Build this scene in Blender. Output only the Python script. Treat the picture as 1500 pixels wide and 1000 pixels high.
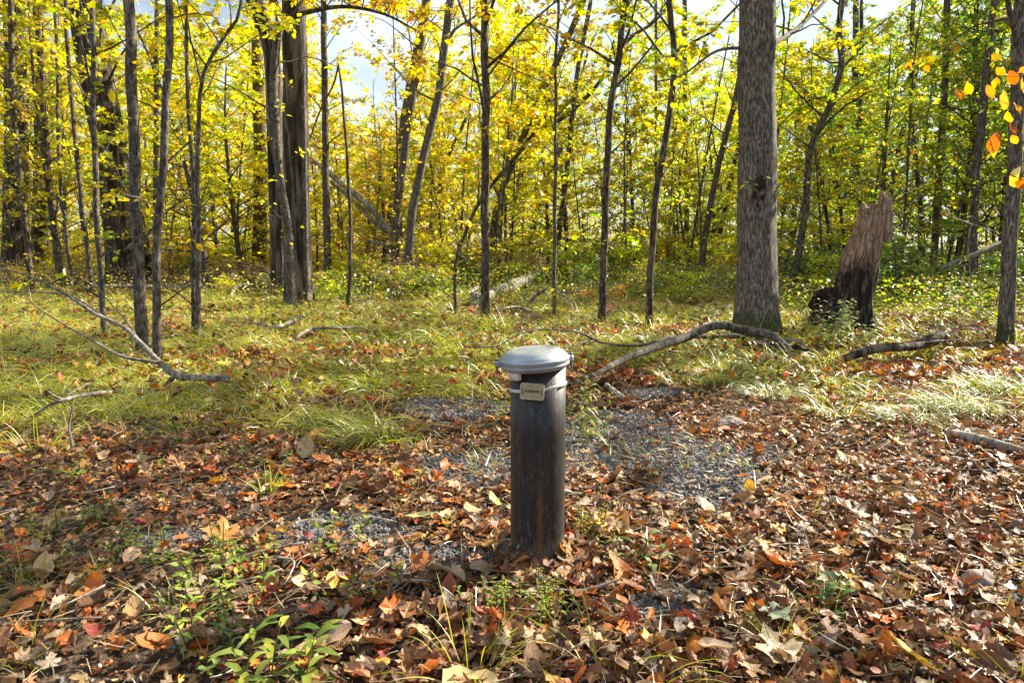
import bpy, math
import numpy as np
from mathutils import Vector

for _o in list(bpy.data.objects):
    bpy.data.objects.remove(_o)
SC = bpy.context.scene
COL = SC.collection
rng = np.random.default_rng(11)

# ------------------------------------------------------------------ camera
CAM_H, FPX, TANP = 0.98, 1000.0, 0.13          # eye height, focal length in px of a 1500 px wide frame, downward pitch
PITCH = math.atan(TANP)
cam_data = bpy.data.cameras.new('camera')
cam_data.sensor_width = 36.0
cam_data.lens = 24.0
cam_data.clip_start, cam_data.clip_end = 0.05, 2000.0
cam = bpy.data.objects.new('camera', cam_data)
COL.objects.link(cam)
cam.location = (0, 0, CAM_H)
cam.rotation_euler = (math.pi / 2 - PITCH, 0, 0)
SC.camera = cam

# ------------------------------------------------------------------ sun and sky
SUN_AZ, SUN_EL = math.radians(57), math.radians(33)     # azimuth from the view direction towards +X
SUN = np.array([math.sin(SUN_AZ) * math.cos(SUN_EL), math.cos(SUN_AZ) * math.cos(SUN_EL), math.sin(SUN_EL)])
sl = bpy.data.lights.new('sun', 'SUN')
sl.energy, sl.angle, sl.color = 5.0, math.radians(0.6), (1.0, 0.93, 0.79)
so = bpy.data.objects.new('sun', sl)
COL.objects.link(so)
so.location = (30, 20, 30)
so.rotation_euler = Vector(SUN).to_track_quat('Z', 'Y').to_euler()

W = bpy.data.worlds.new('World')
SC.world = W
W.use_nodes = True
wn, wl = W.node_tree.nodes, W.node_tree.links
wn.clear()
sky = wn.new('ShaderNodeTexSky')
sky.sky_type = 'NISHITA'
sky.sun_disc = False
sky.sun_elevation, sky.sun_rotation = SUN_EL, SUN_AZ
sky.air_density, sky.dust_density, sky.ozone_density = 1.0, 1.5, 1.0
wtc = wn.new('ShaderNodeTexCoord')
wmap = wn.new('ShaderNodeMapping')
wmap.inputs['Scale'].default_value = (1, 1, 2.2)
wnoi = wn.new('ShaderNodeTexNoise')
wnoi.inputs['Scale'].default_value, wnoi.inputs['Detail'].default_value = 2.3, 7
wrmp = wn.new('ShaderNodeValToRGB')
wrmp.color_ramp.elements[0].position, wrmp.color_ramp.elements[1].position = 0.38, 0.60
wmix = wn.new('ShaderNodeMixRGB')
wmix.inputs[2].default_value = (6.6, 7.5, 8.8, 1)              # thin bright cloud
wbg = wn.new('ShaderNodeBackground')
wbg.inputs['Strength'].default_value = 0.05
wout = wn.new('ShaderNodeOutputWorld')
wl.new(wtc.outputs['Generated'], wmap.inputs['Vector'])
wl.new(wmap.outputs[0], wnoi.inputs['Vector'])
wl.new(wnoi.outputs['Fac'], wrmp.inputs[0])
wl.new(wrmp.outputs[0], wmix.inputs[0])
wl.new(sky.outputs[0], wmix.inputs[1])
wl.new(wmix.outputs[0], wbg.inputs['Color'])
wl.new(wbg.outputs[0], wout.inputs['Surface'])

SC.view_settings.view_transform = 'Standard'
SC.view_settings.look = 'None'
SC.view_settings.gamma = 1.0
SC.view_settings.exposure = 1.62
SC.render.engine = 'CYCLES'
SC.cycles.max_bounces = 8
SC.cycles.diffuse_bounces = 4
SC.cycles.glossy_bounces = 2
SC.cycles.transmission_bounces = 5
SC.cycles.transparent_max_bounces = 6
SC.cycles.sample_clamp_indirect = 6.0
SC.cycles.use_denoising = True

# ------------------------------------------------------------------ measuring helpers
FWD = np.array([0, math.cos(PITCH), -math.sin(PITCH)])
UPV = np.array([0, math.sin(PITCH), math.cos(PITCH)])


def ray(px, py):
    """Direction from the eye through a point of the 1500 x 1000 photograph."""
    return FWD + (px - 750) / FPX * np.array([1.0, 0, 0]) + (500 - py) / FPX * UPV


def at_dist(px, py, y):
    """The point in the place seen there, on the upright plane y metres ahead."""
    d = ray(px, py)
    return np.array([0, 0, CAM_H]) + d * (y / d[1])


def project(P):
    P = np.asarray(P, float)
    q = P - np.array([0, 0, CAM_H])
    z = q @ FWD
    z = np.where(z < 0.05, 0.05, z)
    return 750 + FPX * q[..., 0] / z, 500 - FPX * (q @ UPV) / z


def sstep(a, b, x):
    t = np.clip((x - a) / (b - a), 0, 1)
    return t * t * (3 - 2 * t)


def wav(x, y, s=1.0, ph=0.0):
    """Smooth aperiodic-looking noise in about -1..1, as a sum of sines."""
    x, y = x * s, y * s
    return (np.sin(1.00 * x + 0.73 * y + 1.3 + ph) + np.sin(-0.81 * x + 1.37 * y + 4.1 + 2 * ph)
            + 0.6 * np.sin(2.23 * x + 0.31 * y + 0.7 + ph) + 0.6 * np.sin(0.47 * x - 2.71 * y + 2.2 - ph)
            + 0.4 * np.sin(3.9 * x + 3.1 * y + 5.0 + ph) + 0.4 * np.sin(-4.3 * x + 2.3 * y + 0.1 - 2 * ph)) / 3.0


def hgt(x, y):
    """Height of the ground."""
    x, y = np.asarray(x, float), np.asarray(y, float)
    far = np.clip(y - 12, 0, 48)
    h = 0.02 * far * sstep(0, 6, far)
    h = h + 0.03 * wav(x, y, 1.1) * sstep(1.0, 5.0, y) + 0.012 * wav(x, y, 4.0, 1.0)
    h = h + 0.035 * wav(x, y, 3.0, 6.0) * sstep(4.0, 6.0, y)
    h = h + 0.10 * wav(x, y, 0.35, 2.0) * sstep(8, 22, y)
    h = h + 0.07 * np.exp(-((x - 3.0) ** 2 + (y - 7.4) ** 2) / 0.7)      # root mound of the big tree
    h = h + 0.05 * np.exp(-((x + 1.2) ** 2 + (y - 5.0) ** 2) / 2.0)
    return h


def gpix(px, py):
    """Where the ground is seen at a point of the photograph."""
    d = ray(px, py)
    lo, hi = 0.5, 70.0
    for _ in range(60):
        m = (lo + hi) / 2
        p = np.array([0, 0, CAM_H]) + d * (m / d[1])
        if p[2] > hgt(p[0], p[1]):
            lo = m
        else:
            hi = m
    p = np.array([0, 0, CAM_H]) + d * (lo / d[1])
    return np.array([p[0], p[1], float(hgt(p[0], p[1]))])


# ------------------------------------------------------------------ object helpers
def tag(o, label=None, cat=None, group=None, kind=None):
    if label: o['label'] = label
    if cat: o['category'] = cat
    if group: o['group'] = group
    if kind: o['kind'] = kind
    return o


def thing(name, label, cat, loc=(0, 0, 0), group=None):
    o = bpy.data.objects.new(name, None)
    COL.objects.link(o)
    o.location = tuple(float(c) for c in loc)
    o.empty_display_size = 0.1
    return tag(o, label, cat, group)


def dup(root, loc, rotz=0.0, scale=(1, 1, 1), label=None, group=None, cat=None, tilt=(0, 0)):
    """A copy of a thing with copies of its parts and sub-parts (meshes shared)."""
    r = root.copy()
    COL.objects.link(r)
    r.location = tuple(float(c) for c in loc)
    r.rotation_euler = (tilt[0], tilt[1], rotz)
    r.scale = scale
    tag(r, label, cat, group)
    for ch in root.children:
        c = ch.copy()
        COL.objects.link(c)
        c.parent = r
        for g in ch.children:
            d = g.copy()
            COL.objects.link(d)
            d.parent = c
    return r


class Geo:
    """Collects vertices and faces, then links them as ONE mesh object."""
    def __init__(self):
        self.v, self.q, self.t, self.qm, self.tm, self.c, self.uv, self.n = [], [], [], [], [], [], [], 0

    def add(self, v, quads=None, tris=None, col=None, uv=None, mat=0):
        v = np.asarray(v, float).reshape(-1, 3)
        m = len(v)
        self.v.append(v)
        if col is None: col = (0.5, 0.5, 0.5)
        col = np.asarray(col, float)
        self.c.append(np.broadcast_to(col, (m, 3)) if col.ndim == 1 else col)
        self.uv.append(np.zeros((m, 2)) if uv is None else np.asarray(uv, float))
        if quads is not None and len(quads):
            q = np.asarray(quads, int).reshape(-1, 4) + self.n
            self.q.append(q); self.qm.append(np.full(len(q), mat))
        if tris is not None and len(tris):
            t = np.asarray(tris, int).reshape(-1, 3) + self.n
            self.t.append(t); self.tm.append(np.full(len(t), mat))
        self.n += m
        return self

    def build(self, name, mats, parent=None, smooth=True, loc=None):
        V = np.concatenate(self.v)
        Q = np.concatenate(self.q) if self.q else np.zeros((0, 4), int)
        T = np.concatenate(self.t) if self.t else np.zeros((0, 3), int)
        me = bpy.data.meshes.new(name)
        me.vertices.add(len(V))
        me.vertices.foreach_set('co', V.astype(np.float32).ravel())
        nl = Q.size + T.size
        me.loops.add(nl)
        li = np.concatenate([Q.ravel(), T.ravel()]).astype(np.int32)
        me.loops.foreach_set('vertex_index', li)
        npoly = len(Q) + len(T)
        me.polygons.add(npoly)
        ls = np.concatenate([np.arange(len(Q)) * 4, Q.size + np.arange(len(T)) * 3]).astype(np.int32)
        me.polygons.foreach_set('loop_start', ls)
        mi = np.concatenate(self.qm + self.tm).astype(np.int32)
        me.polygons.foreach_set('material_index', mi)
        me.polygons.foreach_set('use_smooth', np.full(npoly, smooth, dtype=bool))
        ca = me.color_attributes.new('Col', 'FLOAT_COLOR', 'POINT')
        C = np.ones((len(V), 4), np.float32)
        C[:, :3] = np.concatenate(self.c)
        ca.data.foreach_set('color', C.ravel())
        uvl = me.uv_layers.new(name='UVMap')
        UV = np.concatenate(self.uv).astype(np.float32)
        uvl.data.foreach_set('uv', UV[li].ravel())
        me.update(calc_edges=True)
        me.validate()
        for m in (mats if isinstance(mats, (list, tuple)) else [mats]):
            me.materials.append(m)
        o = bpy.data.objects.new(name, me)
        COL.objects.link(o)
        if parent is not None: o.parent = parent
        if loc is not None: o.location = tuple(float(c) for c in loc)
        return o


def unit(a):
    a = np.asarray(a, float)
    return a / np.maximum(np.linalg.norm(a, axis=-1, keepdims=True), 1e-9)


def spline(pts, n):
    """Catmull-Rom through the points, n samples."""
    P = np.asarray(pts, float)
    if len(P) == 2:
        t = np.linspace(0, 1, n)[:, None]
        return P[0] * (1 - t) + P[1] * t
    L = np.concatenate([[0], np.cumsum(np.linalg.norm(np.diff(P, axis=0), axis=1))])
    E = np.vstack([2 * P[0] - P[1], P, 2 * P[-1] - P[-2]])
    s = np.linspace(0, L[-1], n)
    i = np.clip(np.searchsorted(L, s, side='right') - 1, 0, len(P) - 2)
    t = ((s - L[i]) / np.maximum(L[i + 1] - L[i], 1e-9))[:, None]
    p0, p1, p2, p3 = E[i], E[i + 1], E[i + 2], E[i + 3]
    return 0.5 * (2 * p1 + (p2 - p0) * t + (2 * p0 - 5 * p1 + 4 * p2 - p3) * t ** 2 + (3 * p1 - p0 - 3 * p2 + p3) * t ** 3)


def tube(path, rad, k=8, cap0=False, cap1=True, shape=None):
    """A tube round a path: vertices, quads, tris. shape(theta, s) multiplies the radius."""
    P = np.asarray(path, float)
    n = len(P)
    R = np.broadcast_to(np.asarray(rad, float), (n,))
    T = unit(np.gradient(P, axis=0))
    ref = np.array([1.0, 0, 0]) if abs(T[0, 0]) < 0.8 else np.array([0, 1.0, 0])
    U = np.empty_like(P)
    u = ref
    for i in range(n):
        u = u - T[i] * (u @ T[i])
        u = u / max(np.linalg.norm(u), 1e-9)
        U[i] = u
    B = np.cross(T, U)
    th = np.linspace(0, 2 * math.pi, k, endpoint=False)
    rr = np.repeat(R[:, None], k, 1)
    if shape is not None:
        rr = rr * shape(th[None, :], np.linspace(0, 1, n)[:, None])
    V = P[:, None, :] + rr[..., None] * (np.cos(th)[None, :, None] * U[:, None, :] + np.sin(th)[None, :, None] * B[:, None, :])
    V = V.reshape(-1, 3)
    a = np.arange(n - 1)[:, None] * k
    j = np.arange(k)[None, :]
    j2 = (j + 1) % k
    Q = np.stack([a + j, a + j2, a + k + j2, a + k + j], -1).reshape(-1, 4)
    tris = []
    jj = np.arange(k)
    if cap0:
        V = np.vstack([V, P[0] - T[0] * R[0] * 0.15]); c = len(V) - 1
        tris.append(np.stack([np.full(k, c), (jj + 1) % k, jj], -1))
    if cap1:
        V = np.vstack([V, P[-1] + T[-1] * R[-1] * 0.3]); c = len(V) - 1
        o = (n - 1) * k
        tris.append(np.stack([np.full(k, c), o + jj, o + (jj + 1) % k], -1))
    return V, Q, (np.concatenate(tris) if tris else None)


def lathe(profile, k=48):
    """Turn a (radius, z) profile round the z axis."""
    pr = np.asarray(profile, float)
    n = len(pr)
    th = np.linspace(0, 2 * math.pi, k, endpoint=False)
    V = np.stack([pr[:, None, 0] * np.cos(th), pr[:, None, 0] * np.sin(th), np.repeat(pr[:, None, 1], k, 1)], -1).reshape(-1, 3)
    a = np.arange(n - 1)[:, None] * k
    j = np.arange(k)[None, :]
    j2 = (j + 1) % k
    return V, np.stack([a + j, a + j2, a + k + j2, a + k + j], -1).reshape(-1, 4)


# ------------------------------------------------------------------ materials
class NT:
    """Small helper round a material's node tree."""
    def __init__(self, name):
        self.m = bpy.data.materials.new(name)
        self.m.use_nodes = True
        self.t = self.m.node_tree
        self.t.nodes.clear()
        self.out = self.t.nodes.new('ShaderNodeOutputMaterial')

    def n(self, kind, ins=None, **props):
        nd = self.t.nodes.new(kind)
        for k, v in props.items(): setattr(nd, k, v)
        for k, v in (ins or {}).items(): self.i(nd, k, v)
        return nd

    def i(self, nd, k, v):
        s = nd.inputs[k]
        if isinstance(v, bpy.types.NodeSocket): self.t.links.new(v, s)
        elif isinstance(v, bpy.types.Node): self.t.links.new(v.outputs[0], s)
        else:
            if s.type == 'RGBA' and len(v) == 3: v = (*v, 1)
            s.default_value = v

    def ramp(self, fac, stops, interp='LINEAR'):
        r = self.n('ShaderNodeValToRGB', {0: fac})
        r.color_ramp.interpolation = interp
        e = r.color_ramp.elements
        while len(e) < len(stops): e.new(0.5)
        for el, (p, c) in zip(e, stops):
            el.position = p
            el.color = (*c, 1) if hasattr(c, '__len__') else (c, c, c, 1)
        return r.outputs[0]

    def mix(self, a, b, f, mode='MIX'):
        return self.n('ShaderNodeMixRGB', {0: f, 1: a, 2: b}, blend_type=mode).outputs[0]

    def math(self, op, a, b=0.0, clamp=False):
        return self.n('ShaderNodeMath', {0: a, 1: b}, operation=op, use_clamp=clamp).outputs[0]

    def coord(self, which='Object', scale=(1, 1, 1), loc=(0, 0, 0)):
        tc = self.n('ShaderNodeTexCoord')
        mp = self.n('ShaderNodeMapping', {'Vector': tc.outputs[which], 'Scale': scale, 'Location': loc})
        return mp.outputs[0]

    def noise(self, vec, scale, detail=4, rough=0.55, dist=0.0):
        return self.n('ShaderNodeTexNoise', {'Vector': vec, 'Scale': scale, 'Detail': detail, 'Roughness': rough, 'Distortion': dist}).outputs['Fac']

    def bump(self, h, strength=0.5, dist=0.01):
        return self.n('ShaderNodeBump', {'Height': h, 'Strength': strength, 'Distance': dist}).outputs[0]

    def done(self, sh):
        self.t.links.new(sh.outputs[0] if isinstance(sh, bpy.types.Node) else sh, self.out.inputs['Surface'])
        return self.m


def pbsdf(N, color, rough=0.7, metal=0.0, normal=None, spec=0.3):
    ins = {'Base Color': color, 'Roughness': rough, 'Metallic': metal, 'Specular IOR Level': spec}
    if normal is not None: ins['Normal'] = normal
    return N.n('ShaderNodeBsdfPrincipled', ins)


def leaf_material(name, transl=0.5, vary=0.05, gloss=0.5):
    """A thin leaf: colour from the mesh, light passing through it."""
    N = NT(name)
    at = N.n('ShaderNodeAttribute', attribute_name='Col')
    oi = N.n('ShaderNodeObjectInfo')
    hue = N.math('ADD', 0.5 - vary / 2, N.math('MULTIPLY', oi.outputs['Random'], vary))
    val = N.math('ADD', 0.85, N.math('MULTIPLY', oi.outputs['Random'], 0.3))
    hsv = N.n('ShaderNodeHueSaturation', {'Hue': hue, 'Saturation': 1.0, 'Value': val, 'Color': at.outputs['Color']})
    dif = N.n('ShaderNodeBsdfDiffuse', {'Color': hsv.outputs[0]})
    sat = N.n('ShaderNodeHueSaturation', {'Saturation': 1.15, 'Value': 1.6, 'Color': hsv.outputs[0]})
    tra = N.n('ShaderNodeBsdfTranslucent', {'Color': sat.outputs[0]})
    mx = N.n('ShaderNodeMixShader', {0: transl, 1: dif.outputs[0], 2: tra.outputs[0]})
    gl = N.n('ShaderNodeBsdfGlossy', {'Color': (1, 1, 1), 'Roughness': 0.45})
    fr = N.n('ShaderNodeFresnel', {'IOR': 1.35})
    fac = N.math('MULTIPLY', fr.outputs[0], gloss)
    return N.done(N.n('ShaderNodeMixShader', {0: fac, 1: mx.outputs[0], 2: gl.outputs[0]}))


def litter_material():
    """Dry fallen leaf: colour from the mesh, veins and blotches in the leaf's own coordinates."""
    N = NT('dry_leaf')
    at = N.n('ShaderNodeAttribute', attribute_name='Col')
    uv = N.n('ShaderNodeTexCoord').outputs['UV']
    sep = N.n('ShaderNodeSeparateXYZ', {0: uv})
    ax = N.math('ABSOLUTE', sep.outputs[0])
    mid = N.ramp(ax, [(0.0, 1.0), (0.03, 0.0)])
    side = N.math('FRACT', N.math('MULTIPLY', N.math('SUBTRACT', sep.outputs[1], N.math('MULTIPLY', ax, 0.8)), 6.0))
    sv = N.ramp(side, [(0.0, 0.6), (0.08, 0.0), (0.92, 0.0), (1.0, 0.6)])
    vein = N.math('MAXIMUM', mid, sv)
    ob = N.n('ShaderNodeTexCoord').outputs['Object']
    bl = N.noise(ob, 45, 5, 0.65)
    big = N.noise(ob, 14, 2)
    c = N.mix(at.outputs['Color'], N.ramp(bl, [(0.3, 0.45), (0.55, 1.0), (0.75, 1.35)]), 0.75, 'MULTIPLY')
    c = N.mix(c, N.ramp(big, [(0.35, (0.75, 0.68, 0.62)), (0.65, (1.15, 1.1, 1.05))]), 0.7, 'MULTIPLY')
    c = N.mix(c, (0.42, 0.30, 0.17), N.math('MULTIPLY', vein, 0.35))
    bmp = N.bump(N.math('ADD', N.math('MULTIPLY', vein, -0.6), bl), 0.5, 0.003)
    p = pbsdf(N, c, 0.5, 0, bmp, 0.4)
    tr = N.n('ShaderNodeBsdfTranslucent', {'Color': N.mix(c, (1.0, 0.75, 0.5), 0.5, 'MULTIPLY')})
    return N.done(N.n('ShaderNodeMixShader', {0: 0.22, 1: p.outputs[0], 2: tr.outputs[0]}))


def bark_material(name, dark, light, lichen=(0.33, 0.34, 0.28), lich=0.62, fiss=18, stretch=0.14, bump=0.8, depth=0.012, moss=0.0):
    N = NT(name)
    v = N.coord('Object', (1, 1, stretch))
    v2 = N.coord('Object', (1, 1, 0.5))
    f = N.noise(v, fiss, 6, 0.62, 0.6)
    fine = N.noise(v2, fiss * 4, 4, 0.6)
    mid = N.noise(v2, fiss * 0.3, 3)
    h = N.math('ADD', N.ramp(f, [(0.38, 0.0), (0.52, 0.75), (0.7, 1.0)]), N.math('MULTIPLY', fine, 0.45))
    c = N.ramp(f, [(0.36, tuple(x * 0.45 for x in dark)), (0.47, dark), (0.62, light)])
    c = N.mix(c, N.ramp(fine, [(0.25, 0.55), (0.7, 1.2)]), 0.6, 'MULTIPLY')
    c = N.mix(c, N.ramp(mid, [(0.35, 0.72), (0.65, 1.25)]), 0.8, 'MULTIPLY')
    pat = N.math('ADD', N.math('MULTIPLY', N.noise(v2, 5.5, 5, 0.65), 0.6), N.math('MULTIPLY', N.noise(N.coord('Object'), 26, 4, 0.6), 0.4))
    c = N.mix(c, lichen, N.ramp(pat, [(lich - 0.05, 0.0), (lich + 0.07, 0.7)]))
    if moss:
        z = N.n('ShaderNodeSeparateXYZ', {0: N.n('ShaderNodeTexCoord').outputs['Object']}).outputs[2]
        zz = N.math('ADD', z, N.math('MULTIPLY', N.noise(v2, 9, 4), -moss * 1.6))
        c = N.mix(c, (0.06, 0.075, 0.02), N.ramp(zz, [(0.0, 0.75), (max(0.02, moss * 0.25), 0.0)]))
    return N.done(pbsdf(N, c, 0.85, 0, N.bump(h, bump, depth), 0.15))


M = {}
M['leaf'] = leaf_material('autumn_leaf', 0.55, 0.05, 0.3)
M['green_leaf'] = leaf_material('green_leaf', 0.4, 0.03)
M['grass'] = leaf_material('grass_blade', 0.4, 0.02, 0.12)
M['litter'] = litter_material()
M['grey_bark'] = bark_material('furrowed_grey_bark', (0.16, 0.132, 0.108), (0.31, 0.268, 0.225), fiss=62, stretch=0.24, bump=1.0, depth=0.012, moss=0.25, lich=0.66)
M['brown_bark'] = bark_material('brown_bark', (0.085, 0.064, 0.046), (0.20, 0.16, 0.12), fiss=40, stretch=0.25, bump=0.9, moss=0.2)
M['dark_bark'] = bark_material('dark_furrowed_bark', (0.065, 0.05, 0.037), (0.20, 0.16, 0.122), lichen=(0.24, 0.23, 0.19), fiss=11, stretch=0.1, bump=1.0, depth=0.04, lich=0.68)
M['pale_bark'] = bark_material('pale_smooth_bark', (0.095, 0.08, 0.065), (0.205, 0.175, 0.14), lichen=(0.33, 0.32, 0.28), fiss=38, stretch=0.45, bump=0.6, lich=0.6)
M['twig_bark'] = bark_material('twig_bark', (0.17, 0.14, 0.11), (0.33, 0.29, 0.24), fiss=30, stretch=0.6, bump=0.4, depth=0.004, lich=0.6)
M['dead_wood'] = bark_material('weathered_dead_wood', (0.22, 0.18, 0.14), (0.44, 0.39, 0.33), lichen=(0.42, 0.43, 0.38), fiss=16, stretch=0.25, bump=0.8, lich=0.56)

# ------------------------------------------------------------------ zones of the ground (where grass, gravel and litter lie)
EDGE_X = [-400, 0, 150, 300, 450, 600, 740, 850, 930, 1010, 1180, 1330, 1500, 1900]
EDGE_Y = [700, 690, 660, 635, 622, 606, 578, 548, 545, 575, 605, 635, 625, 610]
PADS = [(672, 597, 95, 17), (905, 648, 120, 50), (1035, 697, 95, 46), (965, 577, 56, 10), (700, 688, 85, 30), (520, 776, 95, 27),
        (640, 818, 120, 21), (985, 888, 60, 34), (1490, 872, 28, 13), (1120, 668, 40, 18), (250, 790, 70, 14), (830, 655, 50, 40)]


def grass_zone(x, y):
    P = np.stack([x, y, np.asarray(hgt(x, y))], -1)
    px, py = project(P)
    e = np.interp(px, EDGE_X, EDGE_Y)
    g = sstep(-14, 34, e - py + 26 * wav(x, y, 2.9, 3.0) + 12 * wav(x, y, 8.0, 1.0))
    patch = sstep(-0.5, 0.4, wav(x, y, 1.25, 0.4) + 0.3 * wav(x, y, 4.2, 2.2) + 0.2)
    thin = 1 - 0.75 * sstep(1180, 1320, px) * sstep(440, 470, py)
    return g * (0.12 + 0.88 * patch) * thin * sstep(1.5, 3, y)


def gravel_zone(x, y):
    P = np.stack([x, y, np.asarray(hgt(x, y))], -1)
    px, py = project(P)
    w = np.zeros_like(np.asarray(x, float))
    for cx, cy, rx, ry in PADS:
        d = ((px - cx) / rx) ** 2 + ((py - cy) / ry) ** 2
        w = np.maximum(w, np.clip(1.35 - d, 0, 1))
    return sstep(0.2, 0.75, w + 0.40 * wav(x, y, 7.0, 1.0)) * (y > 1.2)


# ------------------------------------------------------------------ the ground
def soil_material():
    N = NT('forest_soil')
    ob = N.coord('Object')
    at = N.n('ShaderNodeAttribute', attribute_name='Col')
    f = N.noise(ob, 60, 6, 0.7)
    g = N.noise(ob, 9, 4)
    vor = N.n('ShaderNodeTexVoronoi', {'Vector': ob, 'Scale': 95}).outputs['Distance']
    c = N.mix(at.outputs['Color'], N.ramp(f, [(0.3, 0.4), (0.7, 1.5)]), 0.8, 'MULTIPLY')
    c = N.mix(c, N.ramp(g, [(0.35, 0.7), (0.7, 1.2)]), 0.7, 'MULTIPLY')
    h = N.math('ADD', f, N.math('MULTIPLY', vor, 0.8))
    return N.done(pbsdf(N, c, 0.95, 0, N.bump(h, 0.8, 0.012), 0.1))


xs = np.concatenate([-np.geomspace(300, 4.6, 46), np.arange(-4.5, 4.51, 0.05), np.geomspace(4.6, 300, 46)])
ys = np.concatenate([-np.geomspace(60, 1.2, 10), np.arange(-1.0, 6.0, 0.05), np.geomspace(6.0, 320, 110)])
XX, YY = np.meshgrid(xs, ys)
gx, gy = XX.ravel(), YY.ravel()
gz = hgt(gx, gy)
gc = np.tile(np.array([0.085, 0.06, 0.042]), (len(gx), 1))
gw, vw = grass_zone(gx, gy)[:, None], gravel_zone(gx, gy)[:, None]
gc = gc * (1 - gw * 0.7) + np.array([0.13, 0.12, 0.04]) * gw * 0.7
gc = gc * (1 - vw) + np.array([0.15, 0.145, 0.15]) * vw
fw = sstep(14, 24, gy)[:, None]
gc = gc * (1 - fw) + np.array([0.16, 0.11, 0.05]) * fw
nx, ny = len(xs), len(ys)
ii = (np.arange(ny - 1)[:, None] * nx + np.arange(nx - 1)[None, :])
gq = np.stack([ii, ii + 1, ii + nx + 1, ii + nx], -1).reshape(-1, 4)
tag(Geo().add(np.stack([gx, gy, gz], -1), gq, col=gc).build('ground', soil_material()), kind='structure')

# ------------------------------------------------------------------ the capped well casing
def steel_casing_material():
    N = NT('weathered_black_steel')
    v = N.coord('Object', (1, 1, 0.08))
    v2 = N.coord('Object', (1, 1, 0.3))
    a = N.noise(v, 55, 5, 0.65)
    b = N.noise(v2, 120, 4, 0.7)
    e = N.noise(v, 16, 3)
    c = N.ramp(a, [(0.3, (0.006, 0.0055, 0.006)), (0.54, (0.013, 0.012, 0.0115)), (0.7, (0.032, 0.029, 0.027)), (0.82, (0.10, 0.095, 0.09))])
    c = N.mix(c, (0.045, 0.026, 0.016), N.ramp(e, [(0.52, 0.0), (0.68, 0.5)]))
    c = N.mix(c, (0.22, 0.21, 0.20), N.math('MULTIPLY', N.ramp(b, [(0.52, 0.0), (0.72, 0.8)]), N.ramp(N.noise(N.coord('Object', (1, 1, 0.35)), 18, 4, 0.6), [(0.42, 0.0), (0.62, 0.8)])))
    s = N.n('ShaderNodeSeparateXYZ', {0: N.n('ShaderNodeTexCoord').outputs['Object']})
    stripe = N.math('ABSOLUTE', N.math('ADD', N.math('SUBTRACT', s.outputs[0], 0.004), N.math('MULTIPLY', N.math('SUBTRACT', e, 0.5), 0.02)))
    rust = N.math('MULTIPLY', N.ramp(stripe, [(0.005, 1.0), (0.013, 0.0)]), N.ramp(s.outputs[2], [(0.18, 0.5), (0.36, 0.0)]))
    c = N.mix(c, (0.16, 0.066, 0.02), rust)
    low = N.ramp(N.math('ADD', s.outputs[2], N.math('MULTIPLY', b, -0.12)), [(0.0, 0.8), (0.05, 0.0)])
    c = N.mix(c, (0.10, 0.085, 0.062), low)
    return N.done(pbsdf(N, c, 0.5, 0.0, N.bump(N.math('ADD', a, b), 0.35, 0.002), 0.45))


def cap_material():
    N = NT('weathered_aluminium')
    ob = N.coord('Object')
    a = N.noise(ob, 14, 5, 0.65)
    b = N.noise(ob, 160, 3, 0.7)
    c = N.ramp(a, [(0.3, (0.27, 0.30, 0.33)), (0.55, (0.39, 0.42, 0.445)), (0.72, (0.49, 0.50, 0.49))])
    c = N.mix(c, (0.25, 0.22, 0.15), N.ramp(b, [(0.62, 0.0), (0.70, 0.55)]))
    r = N.ramp(a, [(0.3, 0.30), (0.7, 0.48)])
    return N.done(pbsdf(N, c, r, 0.6, N.bump(b, 0.12, 0.001), 0.5))


def plain(name, color, rough=0.6, metal=0.0, nscale=60, amount=0.35, spec=0.3, bump=0.15):
    N = NT(name)
    ob = N.coord('Object')
    f = N.noise(ob, nscale, 5, 0.65)
    c = N.mix(color, N.ramp(f, [(0.3, 1 - amount), (0.7, 1 + amount)]), 1.0, 'MULTIPLY')
    return N.done(pbsdf(N, c, rough, metal, N.bump(f, bump, 0.002), spec))


def crease(pr, e=0.0004):
    """The profile with its corners kept crisp under smooth shading."""
    pr = np.asarray(pr, float)
    out = [pr[0]]
    for i in range(1, len(pr) - 1):
        a, b3 = unit(pr[i - 1] - pr[i]), unit(pr[i + 1] - pr[i])
        out += [pr[i] + a * e, pr[i] + b3 * e]
    return np.array(out + [pr[-1]])


PB = gpix(787, 822)
PY = PB[1]
pipe = thing('well_casing', 'black steel well pipe with domed grey metal cap and a strapped cream tag', 'well pipe', PB)
PR = 0.0855
ztop = at_dist(787, 536, PY)[2] - PB[2]
b = Geo()
v, q = lathe([(PR - 0.008, ztop - 0.02), (PR - 0.008, ztop), (PR, ztop), (PR, ztop * 0.66), (PR * 1.002, ztop * 0.33), (PR, -0.25)], 64)
b.add(v, q[:, ::-1])
b.build('pipe', steel_casing_material(), pipe)

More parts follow.
